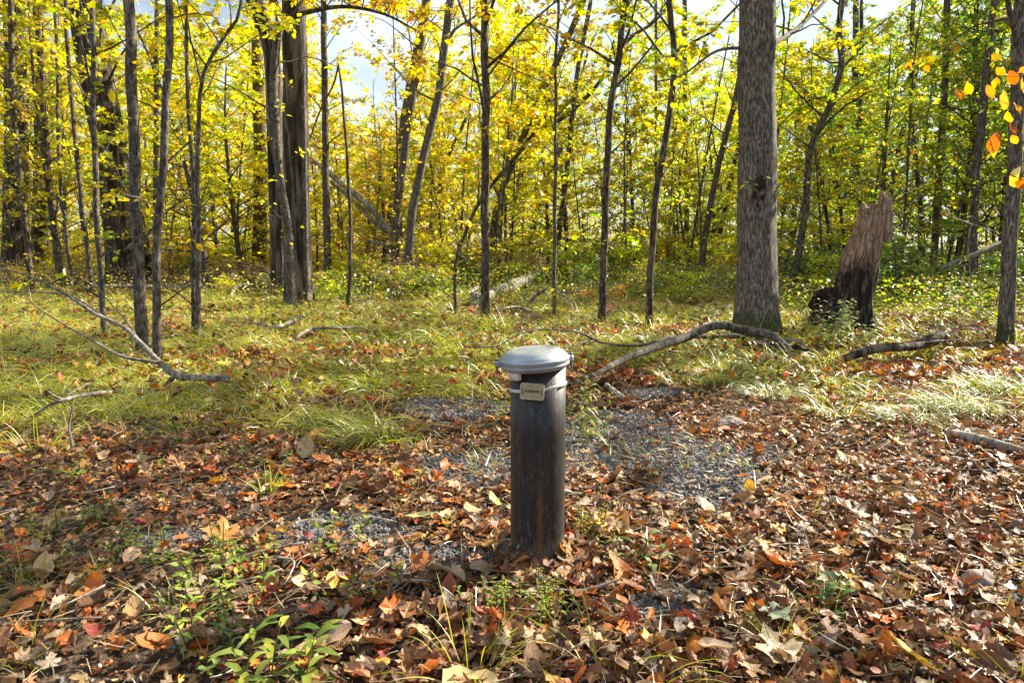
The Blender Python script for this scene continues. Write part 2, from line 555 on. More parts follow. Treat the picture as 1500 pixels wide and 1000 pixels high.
capm = cap_material()
zc = at_dist(780, 531, PY - 0.109)[2] - PB[2] - 0.0125
TILT = -0.065
capx = -0.013
CR = 0.109
v, q = lathe(np.vstack([crease([(CR - 0.006, 0.0), (CR, 0.0005), (CR + 0.001, 0.012), (CR - 0.005, 0.0135), (CR - 0.0065, 0.019)]), [(CR - 0.010, 0.022), (CR - 0.018, 0.0295),
              (CR - 0.028, 0.0350), (CR - 0.038, 0.0378)], crease([(CR - 0.041, 0.0382), (CR - 0.046, 0.0386), (CR - 0.0475, 0.0374), (CR - 0.075, 0.0384)]), [(0.004, 0.0390), (0.0005, 0.0390)]]), 64)
cap = Geo().add(v, q).build('cap', capm, pipe, loc=(capx, 0, zc))
cap.rotation_euler = (0.02, TILT, 0)
v, q = lathe(crease([(PR - 0.004, -0.022), (PR + 0.008, -0.022), (PR + 0.015, -0.017), (CR - 0.006, -0.0125), (CR - 0.001, -0.011), (CR - 0.0005, -0.004), (CR - 0.005, -0.003), (CR - 0.005, 0.0005)]), 64)
Geo().add(v, q).build('collar', capm, cap)


def box(geo, c, s, bev=0.15, col=None, rz=0.0):
    """A small block with chamfered edges (24 vertices)."""
    c, s = np.asarray(c, float), np.asarray(s, float) / 2
    bv = min(s) * bev * 2
    V = []
    for ax in range(3):
        for sx in (-1, 1):
            for sy in (-1, 1):
                for sz in (-1, 1):
                    p = np.array([sx, sy, sz]) * (s - bv)
                    p[ax] += (sx, sy, sz)[ax] * bv
                    V.append(p)
    V = np.array(V)
    import bmesh
    bm = bmesh.new()
    for p in V: bm.verts.new(p)
    r = bmesh.ops.convex_hull(bm, input=bm.verts)
    bm.verts.index_update()
    vv = np.array([x.co[:] for x in bm.verts])
    bmesh.ops.recalc_face_normals(bm, faces=bm.faces)
    tr = []
    for f in bm.faces:
        ix = [x.index for x in f.verts]
        for k in range(1, len(ix) - 1): tr.append((ix[0], ix[k], ix[k + 1]))
    bm.free()
    R = np.array([[math.cos(rz), -math.sin(rz), 0], [math.sin(rz), math.cos(rz), 0], [0, 0, 1]])
    geo.add(vv @ R.T + c, tris=tr, col=col)


boltm = plain('dull_bolt_steel', (0.19, 0.18, 0.17), 0.5, 0.6)
for az in (math.pi + 0.10, 0.12, math.radians(100)):
    lug = Geo()
    box(lug, (math.cos(az) * (CR + 0.003), math.sin(az) * (CR + 0.003), 0.0), (0.022, 0.024, 0.020), 0.2, rz=az)
    lg = lug.build('lug', capm, cap, smooth=False)
    v, q = lathe([(0.0005, 0.0), (0.0065, 0.0), (0.0065, 0.0065), (0.005, 0.0075), (0.0005, 0.0075)], 6)
    g = Geo().add(v + [math.cos(az) * (CR + 0.007), math.sin(az) * (CR + 0.007), 0.010], q)
    v, q = lathe([(0.0005, 0.0), (0.0035, 0.0), (0.0035, 0.03), (0.0005, 0.03)], 8)
    g.add(v + [math.cos(az) * (CR + 0.007), math.sin(az) * (CR + 0.007), -0.030], q)
    g.build('bolt', boltm, lg, smooth=False)
g = Geo()
az = math.radians(-132)
box(g, (math.cos(az) * (PR + 0.006), math.sin(az) * (PR + 0.006), -0.031), (0.016, 0.040, 0.022), 0.12, rz=az)
g.build('spacer_block', plain('cream_plastic_block', (0.50, 0.47, 0.40), 0.5), cap, smooth=False)

ztag = at_dist(776, 573, PY - 0.085)[2] - PB[2]
strapm = plain('white_plastic_strap', (0.55, 0.54, 0.49), 0.45, 0, 90, 0.25)
th = np.linspace(0, 2 * math.pi, 65)[:-1]
V = []
for rr, dz in ((PR + 0.0012, -0.0055), (PR + 0.0034, -0.0050), (PR + 0.0034, 0.0050), (PR + 0.0012, 0.0055)):
    V.append(np.stack([rr * np.cos(th), rr * np.sin(th), ztag + dz + 0.012 * np.cos(th + 0.35) - 0.0], -1))
V = np.concatenate(V)
k = 64
Q = []
for r in range(4):
    a, c2 = r * k, ((r + 1) % 4) * k
    for j in range(k): Q.append((a + j, a + (j + 1) % k, c2 + (j + 1) % k, c2 + j))
Geo().add(V, np.array(Q)).build('strap', strapm, pipe)


def rounded_plate(w, h, t, r, n=6):
    """A plate with rounded corners in the xz plane, front towards -y."""
    out = []
    for cx, cz, a0 in ((w / 2 - r, h / 2 - r, 0), (-w / 2 + r, h / 2 - r, 90), (-w / 2 + r, -h / 2 + r, 180), (w / 2 - r, -h / 2 + r, 270)):
        for i in range(n + 1):
            a = math.radians(a0 + 90 * i / n)
            out.append((cx + r * math.cos(a), cz + r * math.sin(a)))
    o = np.array(out)
    m = len(o)
    ins = o * np.array([(w - 0.0016) / w, (h - 0.0016) / h])
    V = np.concatenate([np.column_stack([ins[:, 0], np.full(m, -t), ins[:, 1]]), np.column_stack([o[:, 0], np.full(m, -t * 0.6), o[:, 1]]),
                        np.column_stack([o[:, 0], np.zeros(m), o[:, 1]]), [[0, -t, 0]]])
    j = np.arange(m); j2 = (j + 1) % m
    Q = np.concatenate([np.stack([j, j2, m + j2, m + j], -1), np.stack([m + j, m + j2, 2 * m + j2, 2 * m + j], -1)])
    T = np.stack([np.full(m, 3 * m), j2, j], -1)
    return V, Q, T


tz = at_dist(776, 573, PY - 0.085)[2] - PB[2]
ta = -0.235
v, q, t = rounded_plate(0.073, 0.050, 0.0022, 0.007)
plate = Geo().add(v, q, t).build('tag_plate', plain('cream_metal_tag', (0.40, 0.335, 0.20), 0.5, 0.1, 70, 0.18), pipe, smooth=False)
plate.location = (math.sin(ta) * (PR + 0.0045), -math.cos(ta) * (PR + 0.0045), tz)
plate.rotation_euler = (0, 0.035, ta)
rim = Geo()
o = rounded_plate(0.0725, 0.0495, 0.0022, 0.0068)[0]
loop = np.array([p for p in o[:28]]) + [0, -0.0001, 0]
vv, qq, tt = tube(np.vstack([loop, loop[:1]]), 0.0011, 5, cap1=False)
rim.add(vv, qq).build('rim', plain('cream_tag_edge', (0.46, 0.42, 0.33), 0.45), plate)
inkm = plain('dark_stamped_ink', (0.06, 0.035, 0.012), 0.6)
for sx in (-0.029, 0.029):
    g = Geo()
    box(g, (sx, -0.0024, 0.000), (0.0022, 0.0012, 0.019), 0.2)
    box(g, (sx + 0.0016, -0.0024, -0.0085), (0.0032, 0.0012, 0.0032), 0.2)
    g.build('slot', inkm, plate, smooth=False)
fc = bpy.data.curves.new('tag_number', 'FONT')
fc.body, fc.size, fc.align_x, fc.align_y, fc.extrude, fc.offset = 'A248498', 0.0125, 'CENTER', 'CENTER', 0.0003, 0.0002
fo = bpy.data.objects.new('tag_number', fc)
COL.objects.link(fo)
bpy.context.view_layer.update()
me = bpy.data.meshes.new_from_object(fo.evaluated_get(bpy.context.evaluated_depsgraph_get()))
bpy.data.objects.remove(fo)
no = bpy.data.objects.new('tag_number', me)
COL.objects.link(no)
me.materials.append(inkm)
no.parent = plate
no.location, no.rotation_euler = (0, -0.0027, 0.0005), (math.pi / 2, 0, 0)
g = Geo()
box(g, (-0.002, -0.0023, 0.0155), (0.0035, 0.0008, 0.0035), 0.2)
box(g, (-0.012, -0.0023, 0.0145), (0.015, 0.0006, 0.0010), 0.2)
box(g, (0.012, -0.0023, 0.0145), (0.018, 0.0006, 0.0010), 0.2)
box(g, (0.0, -0.0023, -0.0115), (0.026, 0.0006, 0.0009), 0.2)
g.build('stamped_line', plain('faded_stamp', (0.20, 0.14, 0.06), 0.6), plate, smooth=False)

# ------------------------------------------------------------------ leaves and trees
PAL = {
    'yellow': [((0.70, 0.535, 0.018), 5), ((0.58, 0.51, 0.02), 4.5), ((0.68, 0.39, 0.02), 0.6), ((0.33, 0.38, 0.025), 1.8)],
    'lime': [((0.42, 0.43, 0.022), 5), ((0.62, 0.52, 0.02), 4), ((0.20, 0.30, 0.025), 3), ((0.64, 0.38, 0.02), 0.5)],
    'green': [((0.14, 0.23, 0.03), 5), ((0.24, 0.31, 0.035), 4), ((0.42, 0.40, 0.04), 1.6), ((0.08, 0.15, 0.025), 2)],
    'mixed': [((0.22, 0.29, 0.03), 4), ((0.48, 0.42, 0.035), 4), ((0.64, 0.33, 0.03), 1.5), ((0.12, 0.20, 0.03), 2)],
    'orange': [((0.62, 0.26, 0.02), 4), ((0.66, 0.44, 0.03), 3), ((0.45, 0.15, 0.03), 2)],
    'dry': [((0.34, 0.22, 0.11), 4), ((0.46, 0.32, 0.14), 3), ((0.40, 0.33, 0.08), 2), ((0.22, 0.13, 0.07), 2)],
    'red': [((0.42, 0.05, 0.05), 4), ((0.36, 0.07, 0.12), 3), ((0.5, 0.15, 0.05), 2)],
}


def pick(pal, n):
    P = PAL[pal]
    w = np.array([p[1] for p in P], float)
    idx = rng.choice(len(P), n, p=w / w.sum())
    c = np.array([p[0] for p in P])[idx]
    return np.clip(c * rng.normal(1.0, 0.16, (n, 1)) * rng.normal(1.0, 0.06, (n, 3)), 0.01, 0.85)


LEAF_T = np.array([(0, 0, 0), (0.30, 0.32, 0.07), (0.23, 0.68, 0.05), (0, 1.0, -0.04), (-0.23, 0.68, 0.05), (-0.30, 0.32, 0.07)])
LEAF_Q = np.array([(0, 1, 2, 3), (0, 3, 4, 5)])


def leaves_into(geo, pos, dr, nm, size, col, mat=0, T=LEAF_T, Q=LEAF_Q):
    pos, dr, nm = np.asarray(pos), unit(dr), np.asarray(nm)
    nm = unit(nm - dr * (nm * dr).sum(-1, keepdims=True))
    sd = np.cross(dr, nm)
    n, m = len(pos), len(T)
    size = np.broadcast_to(size, (n,))
    V = pos[:, None] + size[:, None, None] * (T[None, :, 0:1] * sd[:, None] + T[None, :, 1:2] * dr[:, None] + T[None, :, 2:3] * nm[:, None])
    F = (Q[None] + np.arange(n)[:, None, None] * m).reshape(-1, 4)
    geo.add(V.reshape(-1, 3), F, col=np.repeat(col, m, 0), uv=np.tile(T[:, :2], (n, 1)), mat=mat)


def along(path, s):
    """Point and direction at a share s of a path."""
    L = np.concatenate([[0], np.cumsum(np.linalg.norm(np.diff(path, axis=0), axis=1))])
    d = s * L[-1]
    i = int(np.clip(np.searchsorted(L, d) - 1, 0, len(path) - 2))
    t = (d - L[i]) / max(L[i + 1] - L[i], 1e-9)
    return path[i] * (1 - t) + path[i + 1] * t, unit(path[i + 1] - path[i])


def grow_branches(wood, lv, path, rad, nb, s0, L, elev=0.5, per=9, lsize=0.1, pal='yellow', twigs=5, s1=0.98, droop=0.25, spread=1.0, az0=None, flat=0.55, taper=0.55):
    """Branches, twigs and leaves along a stem; wood into one Geo, leaves into another."""
    az = rng.uniform(0, 6.28) if az0 is None else az0
    P, D, S = [], [], []
    for i in range(nb):
        s = s0 + (s1 - s0) * ((i + rng.uniform(0, 0.9)) / nb)
        p, t = along(path, s)
        az += 2.4 + rng.normal(0, 0.35)
        tt = (s - s0) / max(1e-6, 1 - s0)
        l = L * (1 - taper * tt) * rng.uniform(0.6, 1.15)
        el = elev + rng.normal(0, 0.18) + 0.35 * tt
        d = np.array([math.cos(az) * math.cos(el), math.sin(az) * math.cos(el), math.sin(el)])
        r0 = np.interp(s, np.linspace(0, 1, len(rad)), rad)
        rb = min(r0 * 0.5, 0.011 * l + 0.003)
        bp = [p]
        dd = d.copy()
        for k in range(5):
            dd = unit(dd + rng.normal(0, 0.13, 3) + np.array([0, 0, (0.10 if k < 2 else -droop * 0.5)]))
            bp.append(bp[-1] + dd * l / 5)
        bp = np.array(bp)
        v, q, _ = tube(bp, np.linspace(rb, 0.0025, 6), 5, cap1=False)
        wood.add(v, q)
        for j in range(twigs):
            ts = rng.uniform(0.3, 1.0) if j else 1.0
            tp, td = along(bp, min(ts, 0.999))
            side = unit(np.cross(td, [0, 0, 1.0])) * (1 if j % 2 else -1)
            tl = l * rng.uniform(0.22, 0.45) * (1.15 - 0.5 * ts)
            t0 = unit(td * 0.8 + side * rng.uniform(0.3, 1.0) * spread * (0 if j == 0 else 1) + rng.normal(0, 0.15, 3) + [0, 0, -0.05])
            t1 = unit(t0 + rng.normal(0, 0.2, 3) + [0, 0, -droop])
            tw = np.array([tp, tp + t0 * tl * 0.5, tp + t0 * tl * 0.5 + t1 * tl * 0.5])
            v, q, _ = tube(tw, [0.0028, 0.0022, 0.0014], 3, cap1=False)
            wood.add(v, q)
            m = max(1, int(rng.poisson(per)))
            u = rng.uniform(0.1, 1.05, m)
            pos = np.where(u[:, None] < 0.5, tw[0] + (tw[1] - tw[0]) * u[:, None] * 2, tw[1] + (tw[2] - tw[1]) * (u[:, None] - 0.5) * 2)
            lr = np.where(rng.random(m) < 0.5, 1, -1)[:, None]
            dr = unit(t0 * 0.5 + np.cross(t0, [0, 0, 1.0]) * lr * rng.uniform(0.3, 1.1, (m, 1)) + rng.normal(0, 0.3, (m, 3)) + [0, 0, -0.25])
            P.append(pos + dr * lsize * 0.25 + rng.normal(0, lsize * 0.25, (m, 3))); D.append(dr); S.append(lsize * rng.uniform(0.6, 1.3, m))
    if P:
        P, D, S = np.concatenate(P), np.concatenate(D), np.concatenate(S)
        nm = unit(rng.normal(0, flat, P.shape) + [0, 0, 1.0])
        leaves_into(lv, P, D, nm, S, pick(pal, len(P)))


def root_shape(n, amp, seed):
    r2 = np.random.default_rng(seed)
    ph = r2.uniform(0, 6.28, 6)
    def f(th, s):
        flare = np.exp(-s / 0.035)
        return 1 + amp * flare * (0.45 + 0.55 * np.sin(n * th + ph[0]) + 0.3 * np.sin((n + 2) * th + ph[1])) \
            + 0.025 * np.sin(3 * th + 9 * s + ph[2]) + 0.02 * np.sin(5 * th - 23 * s + ph[3]) + 0.012 * np.sin(2 * th + 61 * s + ph[4])
    return f


FEET = []


def traced_tree(name, label, cat, pix, w0, w1, bark, height, crown=None, group=None, k=10, dep=None, flare=0.5, lean=(0, 0), limbs=(), z_sink=0.06, wob=0.005):
    """A tree whose trunk runs through points seen in the photograph, standing where its foot meets the ground."""
    base = gpix(*pix[0]) if dep is None else at_dist(pix[0][0], pix[0][1], dep)
    if dep is not None: base[2] = float(hgt(base[0], base[1]))
    y = base[1]
    dep_f = (base - np.array([0, 0, CAM_H])) @ FWD
    pts = [base - [0, 0, z_sink]]
    n = len(pix)
    for i, (px, py) in enumerate(pix[1:]):
        pts.append(at_dist(px, py, y + lean[1] * (i + 1) / n))
    pts = np.array(pts)
    top = pts[-1] - base
    if height > top[2] + 0.3:
        d = unit(pts[-1] - pts[-2])
        d = unit(d * [0.6, 0.6, 1] + [0, 0, 0.4])
        rest = height - top[2]
        for f in (0.4, 0.75, 1.0):
            pts = np.vstack([pts, pts[-1] + d * rest * (f if f == 0.4 else 0.35 if f == 0.75 else 0.25) + rng.normal(0, 0.03 * rest, 3) * [1, 1, 0]])
    L = np.concatenate([[0], np.cumsum(np.linalg.norm(np.diff(pts, axis=0), axis=1))])
    r0, r1 = w0 / 2 * dep_f / FPX, w1 / 2 * dep_f / FPX
    ns = int(max(14, min(70, L[-1] / 0.14)))
    path = spline(pts - base, ns)
    path += np.stack([wob * np.sin(np.arange(ns) * 0.9 + rng.uniform(0, 6)), wob * np.cos(np.arange(ns) * 0.7 + rng.uniform(0, 6)), np.zeros(ns)], -1) * sstep(0, 3, np.arange(ns))[:, None]
    s = np.linspace(0, 1, ns)
    lf = L[len(pix) - 1] / L[-1]
    rad = np.interp(s, [0, lf, 1.0], [r0, r1, max(0.006, r1 * 0.18) if height > top[2] + 0.3 else r1 * 0.7])
    rad = rad * (1 + flare * np.exp(-s * L[-1] / 0.16))
    FEET.append((base, r0))
    root = thing(name, label, cat, base, group)
    wood, lv = Geo(), Geo()
    v, q, t = tube(path, rad, k, shape=root_shape(3 + (k > 12), flare * 0.5, int(pix[0][0])))
    wood.add(v, q, t)
    if crown:
        for cr in (crown if isinstance(crown, list) else [crown]):
            grow_branches(wood, lv, path, rad, **cr)
        grow_branches(wood, lv, path, rad, 7, 0.06, 0.75, elev=0.6, per=3, lsize=0.085, pal=cr['pal'], twigs=3, s1=0.42)
    tr = wood.build('trunk', M[bark], root)
    if lv.n: lv.build('crown', M['leaf'], root)
    root['_y'] = float(y)
    for lb in limbs:
        lp = np.array([at_dist(px, py, y + dy) - base for px, py, dy in lb['pix']])
        ln = spline(lp, 18)
        lr = np.linspace(lb['w'][0], lb['w'][1], 18) / 2 * dep_f / FPX
        g = Geo()
        v, q, t = tube(ln, lr, lb.get('k', 8))
        g.add(v, q, t)
        l2 = Geo()
        if lb.get('crown'): grow_branches(g, l2, ln, lr, **lb['crown'])
        lo = g.build('limb', M[lb.get('bark', bark)], root)
        if l2.n: l2.build('foliage', M['leaf'], lo)
    del root['_y']
    return root


def C(nb, s0, L, pal, per=9, lsize=0.085, **kw):
    return dict(nb=int(nb * 1.5), s0=s0 * 0.82, L=L, pal=pal, per=per * 1.35, lsize=lsize, **kw)


# trees of the clearing, traced from the photograph
traced_tree('ash_tree', 'stout grey tree with ridged bark and a dark scarred knot beside the broken stump', 'tree',
            [(1109, 492), (1108, 400), (1109, 250), (1108, 100), (1108, 0)], 57, 48, 'grey_bark', 13, C(30, 0.40, 3.8, 'lime', 32, 0.11, twigs=6), k=40, flare=0.34, wob=0.004,
            limbs=[dict(pix=[(1112, 75, 0.1), (1170, 40, 1.2), (1230, -20, 2.0)], w=(10, 4), crown=C(5, 0.3, 1.2, 'lime', 8)),
                   dict(pix=[(1100, 70, 0.1), (1050, 75, -0.3), (1000, 110, -0.8), (960, 120, -1.0)], w=(5, 1.5), crown=C(3, 0.5, 0.5, 'lime', 4))])
traced_tree('maple_sapling', 'straight thin trunk with rough brown bark standing in the grass behind the pipe cap', 'tree',
            [(711, 473), (711, 380), (710, 300), (712, 150), (711, 0)], 12.5, 10.5, 'brown_bark', 9, C(18, 0.33, 2.2, 'yellow', 15, 0.10), flare=0.35,
            limbs=[dict(pix=[(712, 115, 0.0), (760, 60, -0.3), (800, 85, -0.6)], w=(3, 1)), dict(pix=[(712, 82, 0), (760, 105, 0.3), (812, 127, 0.5)], w=(2.5, 1))])
traced_tree('maple_sapling', 'slim grey trunk, thicker of the close pair behind the forked fallen branch', 'tree',
            [(209, 522), (204, 420), (199, 300), (193, 120), (187, 0)], 16.5, 14, 'pale_bark', 8, C(16, 0.5, 1.7, 'mixed', 8, 0.09), flare=0.3)
traced_tree('maple_sapling', 'slim grey trunk, thinner of the close pair behind the forked fallen branch', 'tree',
            [(231, 541), (229, 400), (234, 300), (238, 250), (244, 150), (247, 0)], 11.5, 10, 'pale_bark', 7, C(13, 0.5, 1.4, 'yellow', 8, 0.085), flare=0.3)
traced_tree('maple_sapling', 'double-stemmed pale sapling with a whitish fork high up, standing in sunlit grass', 'tree',
            [(288, 498), (291, 380), (290, 290), (290, 192), (295, 130), (306, 90), (330, 50), (351, 18)], 8.5, 4.5, 'pale_bark', 5.2, C(9, 0.6, 1.0, 'yellow', 7, 0.08), flare=0.3,
            limbs=[dict(pix=[(284, 490, 0.05), (283, 400, 0.05), (284, 280, 0.05), (276, 165, 0.05), (273, 60, 0.05), (273, -60, 0.05)], w=(7, 4.5)),
                   dict(pix=[(296, 125, 0), (285, 80, 0.1), (277, 45, 0.2), (272, -10, 0.2)], w=(3.5, 1.5), crown=C(3, 0.4, 0.6, 'yellow', 6))])
traced_tree('maple_sapling', 'pale wavy sapling standing in front of the wide leaning furrowed trunk', 'tree',
            [(153, 496), (148, 410), (141, 300), (137, 150), (135, 0)], 8, 7, 'pale_bark', 7, C(12, 0.42, 1.3, 'lime', 8, 0.085), flare=0.2)
traced_tree('old_maple_tree', 'wide dark trunk leaning over with deep striped furrows, the thickest in the sunny woods', 'tree',
            [(184, 416), (180, 370), (174, 300), (158, 200), (140, 100), (122, 0), (112, -60)], 46, 42, 'dark_bark', 14, C(22, 0.42, 4.0, 'yellow', 8, 0.11), k=28, flare=0.32,
            limbs=[dict(pix=[(217, 412, 0.5), (212, 370, 0.5), (200, 310, 0.4), (186, 270, 0.1)], w=(17, 15), k=12)])
traced_tree('old_maple_tree', 'dark trunk with a sunlit grey flank beside a slim leaning stem', 'tree',
            [(21, 397), (22, 330), (24, 200), (23, 100), (19, 0)], 33, 25, 'dark_bark', 13, C(22, 0.36, 3.6, 'lime', 9, 0.11), k=20, flare=0.3)
traced_tree('maple_sapling', 'slim brown stem leaning against the edge-most dark trunk', 'tree',
            [(47, 426), (40, 360), (33, 290), (25, 220), (18, 120), (15, 0)], 8, 7, 'brown_bark', 8, C(12, 0.3, 1.5, 'lime', 9, 0.09))
traced_tree('maple_tree', 'short-looking brown trunk with a bright side between two slim dark stems', 'tree',
            [(58, 394), (60, 300), (61, 200), (58, 100), (56, 0)], 24, 13, 'dark_bark', 11, C(20, 0.2, 2.6, 'yellow', 10, 0.11), k=14)
traced_tree('maple_sapling', 'narrow dark stem curving gently in the sunny woods, next to a thin pale one', 'tree',
            [(90, 414), (80, 340), (72, 270), (62, 130), (52, 0)], 10, 7.5, 'brown_bark', 9, C(10, 0.45, 1.7, 'yellow', 9, 0.11))
traced_tree('maple_sapling', 'thin pale stem rising beside the narrow dark curving one', 'tree',
            [(105, 425), (97, 340), (90, 285), (85, 200), (84, 100), (80, 0)], 5, 4, 'pale_bark', 7, C(9, 0.4, 1.2, 'yellow', 7, 0.09))
traced_tree('maple_sapling', 'thin crooked stem standing close in front of the wide furrowed trunk', 'tree',
            [(136, 432), (130, 380), (120, 300), (108, 180), (99, 75), (96, 0)], 6.5, 5, 'brown_bark', 7, C(8, 0.5, 1.2, 'yellow', 6, 0.09))
traced_tree('maple_sapling', 'thin upright stem just behind the close pair of slim grey trunks', 'tree',
            [(228, 417), (228, 330), (228, 270), (229, 120), (230, 0)], 7.5, 6.5, 'pale_bark', 9, C(14, 0.3, 1.8, 'yellow', 9, 0.11))
traced_tree('twin_oak_tree', 'massive two-stemmed trunk with stringy brown bark, a pale smooth sapling against it', 'tree',
            [(438, 448), (437, 390), (434, 300), (432, 150), (430, 0)], 40, 32, 'dark_bark', 14, C(22, 0.42, 3.4, 'yellow', 9, 0.12), k=24, flare=0.2,
            limbs=[dict(pix=[(410, 418, 0.5), (408, 350, 0.5), (404, 220, 0.4), (398, 80, 0.3), (380, 20, 0.2), (360, -30, 0.1)], w=(26, 22), k=14),
                   dict(pix=[(449, 450, -0.15), (448, 380, -0.15), (446, 250, -0.15), (444, 120, -0.1), (446, 0, 0)], w=(9, 6), bark='pale_bark'),  # pale strip, no real limb: the sunlit right edge of the trunk put in as colour
                   dict(pix=[(440, 20, 0), (500, 10, -1.2), (560, 20, -2.0), (610, 45, -2.6)], w=(7, 2), crown=C(9, 0.25, 1.0, 'yellow', 11, 0.1))])
traced_tree('maple_sapling', 'smooth pale sapling with a bump near its top, leaning on the massive two-stemmed trunk', 'tree',
            [(425, 410), (421, 330), (413, 285), (408, 240), (403, 180), (401, 100), (410, 28), (400, 0)], 13, 11, 'pale_bark', 8, C(10, 0.5, 1.5, 'yellow', 8, 0.1), dep=11.6)
traced_tree('maple_tree', 'grey-brown trunk just behind the massive two-stemmed one, wrapped in bright yellow leaves', 'tree',
            [(378, 404), (381, 330), (382, 250), (379, 150), (376, 60), (372, 0)], 21, 14, 'brown_bark', 12, [C(18, 0.12, 2.2, 'yellow', 12, 0.12)], k=14)
traced_tree('maple_sapling', 'straight brown trunk by the open sky gap, near the thin snapped-off stem', 'tree',
            [(481, 420), (479, 340), (477, 250), (476, 150), (474, 40), (474, 0)], 11.5, 8, 'brown_bark', 9, C(14, 0.4, 1.6, 'yellow', 9, 0.11))
traced_tree('dead_stem', 'thin bare stem snapped off to a point in front of the bright sky gap', 'dead stem',
            [(509, 452), (513, 390), (512, 300), (504, 168), (496, 94)], 6.5, 3, 'brown_bark', 0, None, flare=0.2,
            limbs=[dict(pix=[(496, 96, 0), (488, 125, 0.1), (470, 160, 0.2), (453, 206, 0.3)], w=(3, 2))])
traced_tree('leaning_tree', 'grey trunk leaning towards the sky gap, front one of the close leaning pair', 'tree',
            [(596, 422), (603, 320), (616, 250), (627, 200), (642, 140), (652, 60), (660, 0)], 12.5, 11, 'pale_bark', 12, C(16, 0.45, 2.2, 'yellow', 10, 0.12),
            limbs=[dict(pix=[(648, 70, 0), (665, 45, 0.2), (700, 22, 0.3)], w=(5, 2), crown=C(4, 0.3, 0.9, 'yellow', 9, 0.1))])
traced_tree('leaning_tree', 'grey leaning trunk with a bend halfway, second of the close pair by the sky gap', 'tree',
            [(577, 416), (581, 310), (591, 240), (598, 180), (604, 140), (613, 85), (625, 0)], 12, 11, 'pale_bark', 12, C(16, 0.45, 2.2, 'yellow', 10, 0.12))
traced_tree('leaning_tree', 'dim brown trunk leaning just behind the close leaning pair', 'tree',
            [(562, 397), (571, 320), (580, 250), (590, 180), (604, 100), (618, 30)], 10.5, 8, 'brown_bark', 11, C(14, 0.4, 2.2, 'yellow', 10, 0.13))
traced_tree('maple_sapling', 'slight leaning stem in yellow leaves between the leaning pair and the straight rough trunk', 'tree',
            [(628, 386), (636, 320), (650, 250), (668, 205), (684, 172)], 6.5, 5, 'brown_bark', 7, C(14, 0.3, 1.8, 'yellow', 11, 0.12))
traced_tree('bent_sapling', 'dark sapling bowed in a long curve beside the straight rough trunk', 'tree',
            [(667, 462), (668, 385), (682, 340), (703, 296), (725, 265), (760, 225), (800, 170)], 4.5, 6, 'brown_bark', 0, C(6, 0.5, 1.0, 'yellow', 8, 0.1), flare=0.1)
traced_tree('leaning_tree', 'brown trunk slanting far over towards the sky, crossing the mossy log', 'tree',
            [(716, 402), (722, 340), (736, 280), (757, 222), (780, 168), (806, 110), (828, 65), (855, 0)], 11, 8, 'brown_bark', 11, C(14, 0.5, 2.0, 'yellow', 9, 0.12),
            limbs=[dict(pix=[(742, 262, 0.2), (772, 208, 0.6), (835, 165, 1.2), (884, 112, 1.6), (900, 60, 2)], w=(9, 5), crown=C(6, 0.4, 1.1, 'lime', 9, 0.11))])
traced_tree('maple_sapling', 'very thin straight stem in front of the mossy log', 'tree',
            [(812, 472), (812, 390), (813, 290), (814, 180), (814, 90), (818, 0)], 6, 4, 'pale_bark', 6.5, C(10, 0.4, 1.1, 'lime', 7, 0.085), flare=0.2)
traced_tree('maple_sapling', 'slim stem leaning slightly out from behind the very thin straight one', 'tree',
            [(814, 402), (820, 330), (827, 280), (837, 180), (846, 105), (866, 0)], 8.5, 6, 'brown_bark', 9, C(13, 0.35, 1.6, 'lime', 9, 0.11))
traced_tree('leaning_tree', 'dark leaning trunk deep in the woods past the mossy log', 'tree',
            [(767, 392), (780, 340), (797, 280), (812, 235), (834, 190)], 9.5, 8, 'brown_bark', 10, C(14, 0.35, 2.0, 'lime', 10, 0.12))
traced_tree('cherry_tree', 'straight grey-brown trunk forking near the sky, above the red-leaved seedling', 'tree',
            [(881, 476), (884, 400), (887, 300), (890, 230), (896, 145), (908, 75), (916, 0)], 11, 9, 'brown_bark', 10, C(18, 0.38, 2.2, 'lime', 14, 0.1), flare=0.3,
            limbs=[dict(pix=[(908, 72, 0), (928, 52, 0.2), (955, 35, 0.4), (985, 5, 0.6)], w=(6, 3), crown=C(5, 0.3, 0.9, 'lime', 9, 0.09))])
traced_tree('cherry_tree', 'reddish grey trunk with a gentle bow, last before the stout ridged tree', 'tree',
            [(951, 482), (953, 400), (961, 290), (972, 220), (984, 145), (987, 60), (980, 0)], 10.5, 8.5, 'brown_bark', 10, C(18, 0.38, 2.2, 'lime', 14, 0.1), flare=0.3)
traced_tree('maple_sapling', 'thin straight far stem between the two grey-brown cherry trunks', 'tree',
            [(960, 402), (961, 300), (961, 150), (961, 0)], 5, 4, 'brown_bark', 9, C(13, 0.3, 1.6, 'lime', 9, 0.12))
traced_tree('maple_tree', 'upright brown trunk deep in the woods between the bowed trunk and stout tree', 'tree',
            [(1005, 400), (1006, 300), (1004, 200), (1003, 90), (1003, 0)], 8, 6.5, 'brown_bark', 11, C(16, 0.25, 2.2, 'lime', 9, 0.12))
traced_tree('leaning_tree', 'leaning brown trunk half hidden behind the stout ridged tree, thicker of two', 'tree',
            [(1024, 416), (1031, 360), (1043, 290), (1058, 220), (1075, 155), (1090, 80)], 10, 8, 'brown_bark', 9, C(12, 0.35, 1.9, 'lime', 9, 0.11))
traced_tree('leaning_tree', 'leaning brown trunk half hidden behind the stout ridged tree, thinner of two', 'tree',
            [(1044, 400), (1053, 350), (1063, 300), (1079, 225), (1090, 170)], 7, 6, 'brown_bark', 8, C(12, 0.35, 1.7, 'lime', 9, 0.11))
